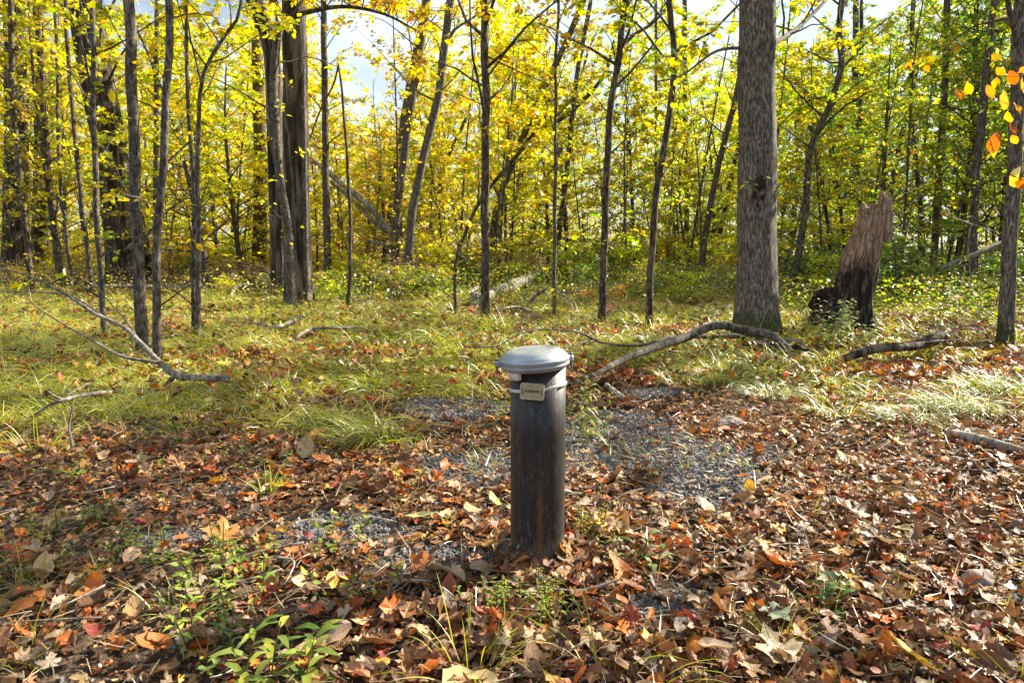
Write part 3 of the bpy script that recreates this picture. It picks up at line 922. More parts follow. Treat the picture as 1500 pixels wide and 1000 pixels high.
traced_tree('crooked_tree', 'crooked brown trunk bending in an S between the stout ridged tree and the broken stump', 'tree',
            [(1158, 434), (1170, 370), (1181, 300), (1186, 225), (1206, 175), (1220, 145), (1232, 95), (1229, 45), (1233, 0)], 10.5, 8, 'brown_bark', 10, C(20, 0.36, 2.4, 'lime', 14, 0.1),
            limbs=[dict(pix=[(1236, 98, 0), (1262, 70, 0.3), (1300, 40, 0.5)], w=(4, 2), crown=C(4, 0.3, 0.9, 'mixed', 8, 0.09)),
                   dict(pix=[(1222, 140, 0), (1180, 150, 0.3), (1140, 185, 0.5)], w=(3, 1.5), crown=C(4, 0.3, 0.8, 'lime', 8, 0.09))])
traced_tree('maple_tree', 'straight dark trunk behind the top of the broken stump, thicker of the touching pair', 'tree',
            [(1242, 382), (1248, 300), (1251, 230), (1253, 100), (1254, 0)], 10, 8, 'dark_bark', 11, C(18, 0.25, 2.2, 'green', 9, 0.12))
traced_tree('maple_tree', 'straight dark trunk behind the top of the broken stump, thinner of the touching pair', 'tree',
            [(1258, 388), (1259, 300), (1260, 200), (1262, 60), (1262, 0)], 7, 5, 'dark_bark', 10, C(16, 0.25, 2.0, 'green', 9, 0.12))
traced_tree('leaning_tree', 'dim leaning stem in dark woods rising from behind the broken stump top', 'tree',
            [(1296, 395), (1303, 300), (1314, 230), (1331, 158), (1345, 90)], 8, 6, 'dark_bark', 9, C(14, 0.3, 2.0, 'green', 9, 0.12))
traced_tree('maple_tree', 'brown trunk in shaded woods with orange leaf sprays near its top', 'tree',
            [(1367, 412), (1371, 330), (1377, 230), (1383, 147), (1388, 0)], 10, 8.5, 'brown_bark', 11, [C(16, 0.3, 2.2, 'mixed', 9, 0.11), C(5, 0.2, 1.4, 'orange', 7, 0.1)])
traced_tree('maple_tree', 'smooth pale olive trunk in shaded woods beyond the thin bare twig', 'tree',
            [(1421, 428), (1426, 330), (1430, 250), (1440, 150), (1450, 60), (1457, 0)], 12, 9, 'pale_bark', 10, C(15, 0.3, 2.0, 'green', 9, 0.11))
traced_tree('maple_tree', 'slim dark stem in shaded woods, slightly bent, next to the stump', 'tree',
            [(1353, 400), (1350, 320), (1340, 220), (1335, 165), (1336, 60), (1338, 0)], 7, 6, 'dark_bark', 10, C(15, 0.3, 2.0, 'green', 9, 0.12))
traced_tree('cherry_tree', 'shaded blue-grey trunk with a narrow sunlit edge under the orange hanging leaves', 'tree',
            [(1473, 506), (1476, 420), (1483, 290), (1490, 180), (1497, 0)], 20, 17, 'grey_bark', 9, [C(18, 0.38, 2.4, 'mixed', 15, 0.1)], k=16, flare=0.25)

# ------------------------------------------------------------------ the woods behind: a few kinds of tree, copied with their parts
def proto_tree(name, height, r0, nb, L, pal, per, lsize, bark, s0=0.12, bend=0.25, twigs=5):
    root = thing(name, 'x', 'tree', (0, -30, 0))
    n = 16
    z = np.linspace(-0.15, height, n)
    s = np.linspace(0, 1, n)
    a, b2 = rng.uniform(0, 6.28, 2)
    path = np.stack([bend * np.sin(s * 3.2 + a) * s, bend * np.sin(s * 2.6 + b2) * s, z], -1)
    rad = r0 * (1 - 0.88 * s) * (1 + 0.5 * np.exp(-s * height / 0.25))
    wood, lv = Geo(), Geo()
    v, q, t = tube(path, rad, 9, shape=root_shape(3, 0.2, int(height * 10)))
    wood.add(v, q, t)
    grow_branches(wood, lv, path, rad, nb, s0, L, per=per, lsize=lsize, pal=pal, twigs=twigs)
    wood.build('trunk', M[bark], root)
    lv.build('crown', M['leaf'], root)
    return root


KIND = {
    'yellow': [proto_tree('yellow_maple_tree', 8.5, 0.085, 38, 2.3, 'yellow', 30, 0.095, 'brown_bark'),
               proto_tree('yellow_maple_tree', 7.5, 0.05, 34, 2.0, 'yellow', 30, 0.09, 'pale_bark', 0.08, 0.5),
               proto_tree('yellow_maple_tree', 6.0, 0.035, 30, 1.7, 'yellow', 28, 0.09, 'brown_bark', 0.07, 0.4)],
    'lime': [proto_tree('lime_leaved_tree', 8.5, 0.08, 38, 2.3, 'lime', 28, 0.095, 'brown_bark'),
             proto_tree('lime_leaved_tree', 6.5, 0.04, 32, 1.8, 'lime', 27, 0.09, 'brown_bark', 0.08, 0.5)],
    'green': [proto_tree('green_forest_tree', 9.0, 0.09, 38, 2.3, 'green', 26, 0.10, 'dark_bark', 0.14),
              proto_tree('green_forest_tree', 7.0, 0.05, 32, 1.8, 'green', 26, 0.095, 'dark_bark', 0.12, 0.5),
              proto_tree('green_forest_tree', 8.0, 0.06, 34, 2.0, 'mixed', 25, 0.10, 'dark_bark', 0.12, 0.4)],
}
LAB = {
    'yellow': ('slender maple deep in the sunny woods, covered in bright yellow leaves', 'yellow trees in the woods behind the clearing'),
    'lime': ('slender tree deep in the woods with yellow-green leaves, past the grassy clearing', 'yellow-green trees behind the clearing'),
    'green': ('slender dark-barked tree deep in the shaded woods with mostly green leaves', 'green trees in the shaded woods past the stump'),
}
SKY_X = [-200, 60, 200, 330, 470, 500, 560, 630, 660, 700, 770, 800, 890, 920, 985, 1010, 1080, 1100, 1150, 1200, 1280, 1310, 1400, 1800]
SKY_Y = [-60, -40, 30, 20, 0, 140, 160, 140, 30, -20, -20, 80, 80, 20, 40, 90, 90, 60, 70, 85, 60, -20, -80, -80]
used = {}


def place(kind, x, y, scale_z=None, wide=1.0, which=None):
    ks = KIND[kind]
    src = ks[rng.integers(len(ks))] if which is None else ks[which]
    lab, grp = LAB[kind]
    z = float(hgt(x, y))
    h0 = max(v.co.z for v in src.children[0].data.vertices) if 'h' not in src else src['h']
    if 'h' not in src: src['h'] = h0
    sz = scale_z if scale_z else rng.uniform(0.8, 1.25)
    s = wide * rng.uniform(0.85, 1.15)
    r = dup(src, (x, y, z), rng.uniform(0, 6.28), (s, s, sz), lab, grp, tilt=(rng.normal(0, 0.05), rng.normal(0, 0.07)))
    if 'h' in r: del r['h']
    return r


HERO = [(22, 26.5, 46), (58, 27.0, 34), (172, 20.5, 75), (430, 13.5, 40)]         # big trunks that stay in view, with how far off they stand


def hides(px, y):
    return any(abs(px - c) < w and y < d for c, d, w in HERO)


pts = []
tries = 0
while len(pts) < 185 and tries < 6000:
    tries += 1
    y = 15 + 37 * rng.random() ** 1.15
    px = rng.uniform(-120, 1620)
    x = (px - 750) / FPX * y * 1.0
    near = 19.5 if 430 < px < 1100 else (16 if px > 1180 else 17)
    if y < near or hides(px, y): continue
    if any((x - a) ** 2 + (y - c) ** 2 < (0.85 + 0.018 * y) ** 2 for a, c in pts): continue
    pts.append((x, y))
    u = rng.random()
    if px < 760: kind = 'yellow' if u < 0.66 else 'lime'
    elif px < 1120: kind = 'lime' if u < 0.6 else ('yellow' if u < 0.85 else 'green')
    else: kind = 'green' if u < 0.82 else 'lime'
    top = np.interp(px, SKY_X, SKY_Y) + rng.uniform(-10, 70)
    zt = at_dist(px, top, y)[2] - float(hgt(x, y))
    which = rng.integers(len(KIND[kind]))
    hh = [8.5, 7.5, 6.0] if kind == 'yellow' else [8.5, 6.5] if kind == 'lime' else [9.0, 7.0, 8.0]
    sz = float(np.clip(zt / hh[which], 0.45, 1.55))
    place(kind, x, y, sz, 0.9 + 0.008 * y, which)

# the wood goes on beside the clearing, towards the sun: these throw the dappled shade that lies across the foreground
for x, y, sz, kind in [(7.4, 4.0, 0.9, 'lime'), (9.6, 5.2, 1.0, 'green'), (12.5, 12.5, 1.2, 'green'), (13.0, 9.0, 1.0, 'lime')]:
    place(kind, x, y, sz, 1.0)
for kk in KIND.values():
    for src in kk:
        for ch in list(src.children): bpy.data.objects.remove(ch)
        bpy.data.objects.remove(src)


# thin bare stems crowding between the trees
def bare_stem(h, r, bend):
    root = thing('thin_sapling', 'x', 'sapling', (0, -30, 0))
    s = np.linspace(0, 1, 14)
    a, b4 = rng.uniform(0, 6.28, 2)
    path = np.stack([bend * np.sin(s * 3 + a) * s, bend * np.cos(s * 2.4 + b4) * s, -0.1 + s * h], -1)
    wood, lv = Geo(), Geo()
    v, q, t = tube(path, r * (1 - 0.75 * s), 6)
    wood.add(v, q, t)
    grow_branches(wood, lv, path, r * (1 - 0.75 * s), 14, 0.15, 0.9, per=3.5, lsize=0.09, pal='lime', twigs=3, elev=0.8)
    wood.build('trunk', M['brown_bark'], root)
    lv.build('crown', M['leaf'], root)
    return root


STEMS = [bare_stem(5.5, 0.03, 0.3), bare_stem(4.5, 0.022, 0.45), bare_stem(6.5, 0.038, 0.25), bare_stem(3.2, 0.016, 0.4)]
for i in range(95):
    px = rng.uniform(-60, 1560)
    y = rng.uniform(15.5, 34) if px < 1150 else rng.uniform(13, 30)
    if y < 18 and 430 < px < 1100: y += 3
    if hides(px, y): y = 29.0 + rng.random() * 4
    x = (px - 750) / FPX * y
    s = rng.uniform(0.8, 1.25)
    dup(STEMS[i % 4], (x, y, float(hgt(x, y))), rng.uniform(0, 6.28), (s, s, s), 'thin dark nearly bare stem standing among the background trees', 'thin bare stems among the trees', tilt=(rng.normal(0, 0.09), rng.normal(0, 0.12)))
for src in STEMS:
    for ch in list(src.children): bpy.data.objects.remove(ch)
    bpy.data.objects.remove(src)


# shrubs and thicket under the trees
def proto_shrub(name, h, pal, per, lsize, stems=7, mat='leaf'):
    root = thing(name, 'x', 'shrub', (0, -30, 0))
    wood, lv = Geo(), Geo()
    for i in range(stems):
        a = i * 2.4 + rng.normal(0, 0.3)
        el = rng.uniform(0.9, 1.4)
        hh = h * rng.uniform(0.6, 1.0)
        d = np.array([math.cos(a) * math.cos(el), math.sin(a) * math.cos(el), math.sin(el)])
        p = np.array([[0, 0, -0.05], d * hh * 0.35, d * hh * 0.7 + rng.normal(0, 0.05 * h, 3), d * hh + rng.normal(0, 0.1 * h, 3) - [0, 0, 0.05 * h]])
        p = spline(p, 8)
        rad = np.linspace(0.008, 0.003, 8)
        v, q, _ = tube(p, rad, 4, cap1=False)
        wood.add(v, q)
        grow_branches(wood, lv, p, rad, 5, 0.2, h * 0.38, per=per, lsize=lsize, pal=pal, twigs=3)
    wood.build('stem', M['twig_bark'], root)
    lv.build('foliage', M[mat], root)
    return root


SH = {'green': proto_shrub('green_shrub', 1.2, 'green', 9, 0.075, mat='green_leaf'), 'lime': proto_shrub('leafy_shrub', 1.4, 'lime', 8, 0.085),
      'yellow': proto_shrub('yellow_shrub', 1.5, 'yellow', 8, 0.085), 'dry': proto_shrub('dry_shrub', 1.6, 'dry', 2.2, 0.06, 9), 'orange': proto_shrub('orange_shrub', 1.0, 'orange', 6, 0.08)}
SHL = {'green': ('low green leafy shrub at the foot of the shaded woods', 'green shrubs under the trees'),
       'lime': ('low yellow-green shrub under the trees behind the grass', 'yellow-green shrubs under the trees'),
       'yellow': ('low yellow-leaved shrub under the sunny woods', 'yellow shrubs under the trees'),
       'dry': ('dry brown thicket with few leaves between the trunks', 'dry thickets between the trunks'),
       'orange': ('low orange-leaved shrub at the edge of the woods', 'orange shrubs at the wood edge')}
for i in range(210):
    px = rng.uniform(-60, 1560)
    y = rng.uniform(15.5, 34) if px < 1150 else rng.uniform(12.5, 32)
    if y < 17 and 430 < px < 1000: y += 2
    if y < 20 and px < 470: y += 4
    if hides(px, y): y = 28.0 + rng.random() * 4
    x = (px - 750) / FPX * y
    u = rng.random()
    if px < 470: k = 'yellow' if u < 0.5 else 'dry' if u < 0.78 else 'lime'
    elif px < 650: k = 'dry' if u < 0.55 else 'yellow' if u < 0.85 else 'orange'
    elif px < 1120: k = 'lime' if u < 0.5 else 'green' if u < 0.72 else 'orange' if u < 0.82 else 'dry'
    else: k = 'green' if u < 0.72 else 'lime' if u < 0.93 else 'dry'
    s = rng.uniform(0.6, 1.25) * (0.8 + 0.012 * y)
    dup(SH[k], (x, y, float(hgt(x, y))), rng.uniform(0, 6.28), (s, s, s * rng.uniform(0.7, 1.1)), *SHL[k])
for i in range(85):                                                    # low brush at the far side of the grass
    px = rng.uniform(440, 1090) if i < 60 else rng.uniform(-20, 440)
    y = rng.uniform(12.8, 17.5) if px > 440 else rng.uniform(15.0, 21)
    if 670 < px < 860: y += 5
    x = (px - 750) / FPX * y
    u = rng.random()
    k = ('lime' if u < 0.36 else 'green' if u < 0.68 else 'orange' if u < 0.78 else 'dry') if px > 440 else ('dry' if u < 0.5 else 'yellow' if u < 0.8 else 'green')
    s = rng.uniform(0.30, 0.72)
    dup(SH[k], (x, y, float(hgt(x, y))), rng.uniform(0, 6.28), (s * 1.2, s * 1.2, s * rng.uniform(0.7, 1.1)), *SHL[k])
for px, py, k, s, lab in [(850, 405, 'orange', 0.7, 'orange-brown shrub behind the mossy log and the forked grey-brown trunk'),
                          (930, 372, 'green', 1.5, 'dense green bush between the two grey-brown cherry trunks'),
                          (690, 408, 'dry', 0.8, 'brushy heap of brown twigs and leaves beside the mossy log'),
                          (1215, 408, 'green', 1.3, 'bright green bush directly behind the broken stump'),
                          (1135, 398, 'green', 1.2, 'green bush seen between the stout ridged trunk and the crooked one')]:
    p = gpix(px, py)
    dup(SH[k], p, rng.uniform(0, 6.28), (s, s, s * 0.9), lab)
for src in SH.values():
    for ch in list(src.children): bpy.data.objects.remove(ch)
    bpy.data.objects.remove(src)

# the far-off wood, one mass beyond everything that can be told apart
g = Geo()
n = 150000
fy = rng.uniform(52, 80, n)
fpx = rng.uniform(-900, 2400, n)
fx = (fpx - 750) / FPX * fy
top = np.interp(fpx, SKY_X, SKY_Y) + 45 + 40 * wav(fpx / 60.0, fy * 0.15, 1.0)
zt = CAM_H + (500 - top - 130) / FPX * fy
fz = hgt(fx, fy) + rng.random(n) ** 1.5 * np.maximum(zt, 3.0)
pos = np.stack([fx, fy, fz], -1)
col = np.where((fpx < 760)[:, None], pick('yellow', n), np.where((fpx < 1120)[:, None], pick('lime', n), pick('green', n)))
leaves_into(g, pos, rng.normal(0, 1, (n, 3)) * [1, 1, 0.4], rng.normal(0, 0.8, (n, 3)) + [0, 0, 1], rng.uniform(0.2, 0.42, n), col)
tag(g.build('far_woods', M['leaf']), kind='stuff', label='far-off autumn woods closing the view behind the trees', cat='woods')

# ------------------------------------------------------------------ the broken stump
def stump_material():
    N = NT('rotten_stump_wood')
    ob = N.coord('Object')
    st = N.coord('Object', (1, 1, 0.12))
    f = N.noise(st, 26, 6, 0.65, 0.5)
    z = N.n('ShaderNodeSeparateXYZ', {0: N.n('ShaderNodeTexCoord').outputs['Object']}).outputs[2]
    zz = N.math('ADD', z, N.math('MULTIPLY', N.math('SUBTRACT', N.noise(N.coord('Object', (1, 1, 0.4)), 9.0, 6, 0.75), 0.5), 0.9))
    pink = N.ramp(f, [(0.35, (0.17, 0.10, 0.068)), (0.5, (0.35, 0.23, 0.165)), (0.7, (0.48, 0.345, 0.26))])
    dark = N.ramp(f, [(0.38, (0.018, 0.014, 0.012)), (0.56, (0.06, 0.046, 0.036)), (0.68, (0.33, 0.26, 0.18))])
    c = N.mix(dark, pink, N.ramp(zz, [(0.72, 0.0), (1.3, 1.0)]))
    chk = N.n('ShaderNodeTexVoronoi', {'Vector': N.coord('Object', (1, 1, 0.28)), 'Scale': 17.0, 'Randomness': 1.0}, feature='DISTANCE_TO_EDGE').outputs['Distance']
    h = N.math('ADD', N.math('MULTIPLY', f, 1.2), N.ramp(chk, [(0.0, 0.0), (0.06, 0.6)]))
    c = N.mix(c, (0.03, 0.022, 0.018), N.ramp(chk, [(0.0, 0.55), (0.03, 0.0)]))
    return N.done(pbsdf(N, c, 0.9, 0, N.bump(h, 1.0, 0.025), 0.1))


sb = gpix(1243, 492)
stump = thing('broken_stump', 'tall rotten stump snapped off and leaning, pinkish at its jagged top and black below', 'stump', sb)
sm = stump_material()
sp = [at_dist(px, py, sb[1]) - sb for px, py in ((1240, 500), (1248, 440), (1262, 385), (1275, 335), (1283, 303))]
df = (sb - np.array([0, 0, CAM_H])) @ FWD
ns, k = 40, 44
path = spline(sp, ns)
rad = np.interp(np.linspace(0, 1, ns), [0, 0.12, 0.3, 0.55, 0.8, 1], [44, 36, 28, 24, 20, 17]) * df / FPX
r2 = np.random.default_rng(5)
ph = r2.uniform(0, 6.28, 8)
def sshape(th, s):
    return 1 + 0.10 * np.sin(3 * th + ph[0] + 2 * s) + 0.07 * np.sin(7 * th + ph[1] - 3 * s) + 0.05 * np.sin(13 * th + ph[2] + 5 * s) \
        + 0.05 * np.sin(4 * th + 14 * s + ph[3]) + 0.03 * np.sin(21 * th + ph[4]) + 0.25 * np.exp(-s / 0.1) * np.sin(4 * th + ph[5])
v, q, t = tube(path, rad, k, cap1=False, shape=sshape)
ring = v[-k:]
th = np.linspace(0, 2 * math.pi, k, endpoint=False)
cen = ring.mean(0)
jag = 0.06 * np.sin(2 * th + 2.1) + 0.05 * np.sin(5 * th + 0.5) + 0.035 * r2.normal(0, 1, k)
side = (ring - cen)[:, 0] / np.abs((ring - cen)[:, 0]).max()
ring2 = ring + np.stack([jag * 0.2, jag * 0, np.maximum(jag + 0.05 - 0.12 * np.maximum(-side, 0), -0.05)], -1)
v[-k:] = ring2
inner = cen + (ring2 - cen) * 0.62 - [0, 0, 0.05]
deep = cen + (ring - cen) * 0.4 - [0, 0, 0.16]
m = len(v)
v = np.vstack([v, inner, deep, deep.mean(0) - [0, 0, 0.03]])
j = np.arange(k); j2 = (j + 1) % k
o = (ns - 1) * k
q = np.vstack([q, np.stack([o + j, o + j2, m + j2, m + j], -1), np.stack([m + j, m + j2, m + k + j2, m + k + j], -1)])
t = np.stack([np.full(k, m + 2 * k), m + k + j, m + k + j2], -1)
Geo().add(v, q, t).build('trunk', sm, stump)
for pp, ww, dy in (([(1296, 352), (1299, 318), (1299, 290)], (9, 6), -0.05), ([(1289, 330), (1291, 300), (1292, 281)], (8, 3.5), 0.02), ([(1272, 335), (1277, 310), (1279, 299)], (8, 4), -0.02)):
    lp = spline([at_dist(px, py, sb[1] + dy) - sb for px, py in pp], 9)
    v, q, t = tube(lp, np.linspace(ww[0], ww[1], 9) * df / FPX, 9, shape=lambda th, s: 1 + 0.18 * np.sin(3 * th + 2) + 0.12 * np.sin(5 * th + 9 * s))
    Geo().add(v, q, t).build('splinter', sm, stump)
for pp, ww in (([(1250, 462, -0.08), (1215, 455, -0.1), (1196, 486, -0.15), (1188, 505, -0.2)], (20, 13)), ([(1258, 470, -0.1), (1272, 480, -0.2), (1280, 506, -0.25)], (17, 11)), ([(1235, 470, -0.2), (1232, 495, -0.3), (1222, 512, -0.4)], (16, 9)),
               ([(1225, 440, 0.0), (1205, 432, 0.05), (1190, 452, 0.1)], (13, 8))):
    lp = spline([at_dist(px, py, sb[1] + dy) - sb for px, py, dy in pp], 14)
    v, q, t = tube(lp, np.linspace(ww[0], ww[1], 14) * df / FPX, 14, shape=lambda th, s: 1 + 0.2 * np.sin(3 * th + 1 + 3 * s) + 0.12 * np.sin(6 * th + 11 * s) + 0.1 * np.sin(2 * th + 19 * s))
    Geo().add(v, q, t).build('root', sm, stump)

# dark scarred knots of the stout tree
def lump(geo, c, s, seed, sub=14, amp=0.25, freq=3.0):
    r2 = np.random.default_rng(seed)
    u = np.linspace(0, math.pi, sub)
    w = np.linspace(0, 2 * math.pi, sub * 2, endpoint=False)
    U, Wd = np.meshgrid(u, w, indexing='ij')
    d = np.stack([np.sin(U) * np.cos(Wd), np.sin(U) * np.sin(Wd), np.cos(U)], -1)
    p = r2.uniform(0, 6.28, 9)
    r = 1 + amp * (np.sin(freq * d[..., 0] + p[0]) * np.sin(freq * d[..., 1] + p[1]) + 0.6 * np.sin(freq * 2 * d[..., 2] + p[2]) * np.sin(freq * 1.7 * d[..., 0] + p[3])
                   + 0.35 * np.sin(freq * 4 * d[..., 1] + p[4]) * np.sin(freq * 3.6 * d[..., 2] + p[5]) + 0.2 * np.sin(freq * 7 * d[..., 0] + p[6]) * np.sin(freq * 6 * d[..., 2] + p[7]))
    V = (d * r[..., None] * np.asarray(s)).reshape(-1, 3) + np.asarray(c)
    nr, nc = sub, sub * 2
    a = (np.arange(nr - 1)[:, None] * nc + np.arange(nc)[None])
    b2 = (np.arange(nr - 1)[:, None] * nc + (np.arange(nc)[None] + 1) % nc)
    geo.add(V, np.stack([a, a + nc, b2 + nc, b2], -1).reshape(-1, 4))


ash = [o for o in COL.objects if o.name.startswith('ash_tree')][0]
ab = np.array(ash.location)
rot = plain('blackened_bark_scar', (0.035, 0.028, 0.022), 0.9, 0, 90, 0.6, 0.1, 0.9)
for px, py, w, h, sd in ((1113, 268, 7, 10, 3), (1106, 286, 3, 4, 7), (1117, 289, 2.6, 4, 8), (1110, 300, 1.8, 2.5, 9), (1119, 272, 2.5, 5, 10)):
    c = at_dist(px, py, ab[1] - 0.195) - ab
    g = Geo()
    lump(g, c, (w * 0.0082, 0.016, h * 0.0082), sd, 12, 0.3, 4)
    g.build('knot', rot, ash)
g = Geo()
lump(g, at_dist(1128, 35, ab[1] - 0.10) - ab, (0.05, 0.05, 0.10), 5, 12, 0.22, 3)
g.build('burl', M['grey_bark'], ash)
g = Geo()
lump(g, at_dist(1129, 256, ab[1] - 0.10) - ab, (0.045, 0.05, 0.085), 6, 12, 0.22, 3)
g.build('burl', M['grey_bark'], ash)

# ------------------------------------------------------------------ fallen branches, logs, sticks
def lay(pix, w, lift=0.0, on_ground=True, n=26, wob=0.004):
    """A path along points seen on the ground; each point is (px, py, height above ground)."""
    pts = []
    for p in pix:
        px, py = p[0], p[1]
        hh = p[2] if len(p) > 2 else 0.02
        d = ray(px, py)
        lo, hi = 0.6, 60.0
        for _ in range(50):
            mm = (lo + hi) / 2
            P = np.array([0, 0, CAM_H]) + d * (mm / d[1])
            if P[2] > hgt(P[0], P[1]) + hh: lo = mm
            else: hi = mm
        pts.append(np.array([0, 0, CAM_H]) + d * (lo / d[1]))
    P = spline(np.array(pts), n)
    P += np.stack([wob * np.sin(np.arange(n) * 1.3), wob * np.cos(np.arange(n) * 1.7), 0 * np.arange(n)], -1)
    ws = np.interp(np.linspace(0, 1, n), np.linspace(0, 1, len(w)), w)
    dep = (P - np.array([0, 0, CAM_H])) @ FWD
    return P, ws / 2 * dep / FPX


def fixed(pix, w, n=26):
    """A path through points (px, py, distance ahead)."""
    P = spline(np.array([at_dist(*p) for p in pix]), n)
    dep = (P - np.array([0, 0, CAM_H])) @ FWD
    return P, np.interp(np.linspace(0, 1, n), np.linspace(0, 1, len(w)), w) / 2 * dep / FPX


def fallen(name, label, cat, main, kids=(), bark='twig_bark', group=None, k=8, kid_name='side_branch', seed=1):
    P, R = main
    base = P[0].copy()
    root = thing(name, label, cat, base, group)
    sh = root_shape(3, 0.0, seed)
    v, q, t = tube(P - base, R, k, cap0=True, shape=lambda th, s: sh(th, s) + 0.05 * np.sin(4 * th + 31 * s))
    Geo().add(v, q, t).build('stem', M[bark], root)
    for K in kids:
        v, q, t = tube(K[0] - base, K[1], 6, cap0=True)
        Geo().add(v, q, t).build(kid_name, M[bark], root)
    return root


B0 = gpix(258, 552)[1]
fallen('fallen_branch', 'forked bare branch lying in sunny grass with its fork tips raised', 'branch',
       fixed([(332, 553, B0 - 1.0), (295, 553, B0 - 0.95), (258, 549, B0 - 0.85), (230, 527, B0 - 0.6), (200, 497, B0 - 0.35), (180, 478, B0 - 0.1), (140, 460, B0 - 0.1), (95, 430, B0), (45, 405, B0 + 0.1), (-25, 386, B0 + 0.2)], (11, 10, 8.5, 7, 5.5, 4, 2.5, 1.8)),
       [fixed([(234, 531, B0 - 0.65), (180, 522, B0 - 0.7), (134, 498, B0 - 0.3), (84, 469, B0 - 0.3), (48, 445, B0 - 0.3), (34, 424, B0 - 0.3)], (5, 4, 3.5, 2.5, 1.5)),
        fixed([(256, 550, B0 - 0.85), (243, 563, B0 - 0.8), (231, 570, B0 - 0.75)], (8, 6, 4), 8),
        fixed([(160, 470, B0 - 0.1), (110, 436, B0), (58, 428, B0 + 0.1), (-20, 428, B0 + 0.2)], (3, 2, 1.5)),
        fixed([(205, 500, B0 - .1), (185, 470, B0 + 0.1), (150, 430, B0 + 0.2), (130, 395, B0 + .3)], (2.5, 2, 1.2)),
        fixed([(66, 458, B0 - .3), (52, 480, B0 - .3), (44, 500, B0 - .35)], (1.5, 1.2, 0.8), 8)], 'twig_bark')
fallen('fallen_branch', 'grey crooked stick lying in shaded grass below the forked bare branch', 'branch',
       lay([(50, 607, .10), (75, 592, .16), (95, 585, .18), (130, 577, .17), (172, 573, .10)], (3, 5, 6.5, 6, 5)),
       [lay([(92, 586, .17), (112, 570, .2), (138, 557, .17)], (3, 2, 1)), lay([(95, 586, .17), (80, 580, .2), (68, 571, .22)], (4, 3, 2), n=8)], 'twig_bark', seed=3)
p = gpix(102, 672)
fallen('bare_stalk', 'thin pale dead stalk standing upright among shaded grass', 'stalk',
       fixed([(102, 676, p[1]), (105, 650, p[1]), (101, 625, p[1]), (107, 593, p[1])], (4.5, 4, 3.5, 2.5), 12), (), 'dead_wood')
b1 = gpix(1120, 500)[1]
fallen('fallen_branch', 'long grey branch arched over the foot of the stout ridged tree', 'branch',
       fixed([(1180, 545, b1 - 1.5), (1168, 526, b1 - 1.35), (1150, 507, b1 - 1.15), (1127, 490, b1 - 0.95), (1090, 484, b1 - 0.85), (1050, 476, b1 - 0.85), (1002, 495, b1 - 0.95), (952, 511, b1 - 1.6), (910, 528, b1 - 2.2), (872, 548, b1 - 2.9), (845, 560, b1 - 3.2)],
             (8, 11, 13, 13, 12, 12, 11, 10, 9, 7, 5), 44),
       [fixed([(1090, 492, b1 - 0.55), (1040, 493, b1 - 0.6), (985, 494, b1 - 0.8), (943, 505, b1 - 1.2), (887, 503, b1 - 1.5), (848, 487, b1 - 1.6), (800, 482, b1 - 1.8), (758, 490, b1 - 2.0), (728, 507, b1 - 2.2), (680, 508, b1 - 2.4)], (8, 7, 6, 5, 4, 3, 2.5, 2, 1.5), 40),
        fixed([(870, 495, b1 - 1.5), (835, 508, b1 - 1.8), (800, 512, b1 - 2.0)], (3, 2, 1.2), 10),
        fixed([(728, 507, b1 - 2.2), (742, 520, b1 - 2.3), (748, 540, b1 - 2.4)], (1.5, 1.2, 1), 10),
        fixed([(758, 490, b1 - 2.0), (764, 470, b1 - 1.9), (769, 430, b1 - 1.8)], (1.6, 1.3, 1), 10),
        fixed([(1000, 496, b1 - .95), (990, 488, b1 - .95), (985, 482, b1 - 1.0)], (4, 3, 2), 6)], 'pale_bark', k=12, seed=4)
fallen('fallen_branch', 'dark mossy branch lying in leaves in front of the broken stump', 'branch',
       lay([(1236, 526, .08), (1265, 515, .14), (1294, 509, .17), (1346, 505, .17), (1390, 487, .15), (1412, 486, .12)], (12, 14, 14, 11, 7, 4)),
       [lay([(1340, 507, .16), (1370, 500, .19), (1400, 498, .15)], (5, 4, 2)), lay([(1325, 508, .17), (1360, 492, .2), (1385, 482, .15)], (4, 3, 1.5))], 'dark_bark', k=10, seed=6)
fallen('mossy_log', 'pale lichen-covered log lying at the wood edge behind the straight rough trunk', 'log',
       lay([(700, 440, .12), (719, 431, .13), (762, 413, .2), (803, 396, .3), (835, 386, .35)], (18, 16, 15, 12, 9)),
       [lay([(705, 438, .1), (690, 428, .2), (700, 420, .3)], (12, 9, 5), n=8), lay([(705, 440, .1), (692, 446, .06)], (12, 8), n=6)], 'dead_wood', k=14, kid_name='root_stub', seed=8)
fallen('fallen_branch', 'bleached forked stick propped in grass between the mossy log and red-leaved seedling', 'branch',
       lay([(774, 444, .12), (786, 432, .25), (800, 424, .35)], (4, 5, 5)),
       [lay([(800, 424, .35), (831, 437, .3), (845, 474, .05)], (4, 3, 1.5)), lay([(798, 425, .2), (806, 440, .1)], (3, 2), n=6)], 'dead_wood', seed=9)
fallen('fallen_branch', 'short bowed dead stick in grass close behind the straight rough trunk', 'branch',
       lay([(729, 462, .08), (738, 452, .18), (765, 451, .2), (798, 468, .06)], (3, 4, 4, 1.5)), (), 'dead_wood', seed=10)
L1 = 19.0
fallen('leaning_dead_trunk', 'broken dead trunk leaning down across the woods behind the snapped stem, longer of two', 'log',
       fixed([(452, 230, L1 + 2), (500, 268, L1 + 1.4), (540, 302, L1 + 1), (573, 340, L1 + 0.6), (628, 390, L1)], (8, 9, 10, 9, 7)), (), 'dead_wood', seed=11)
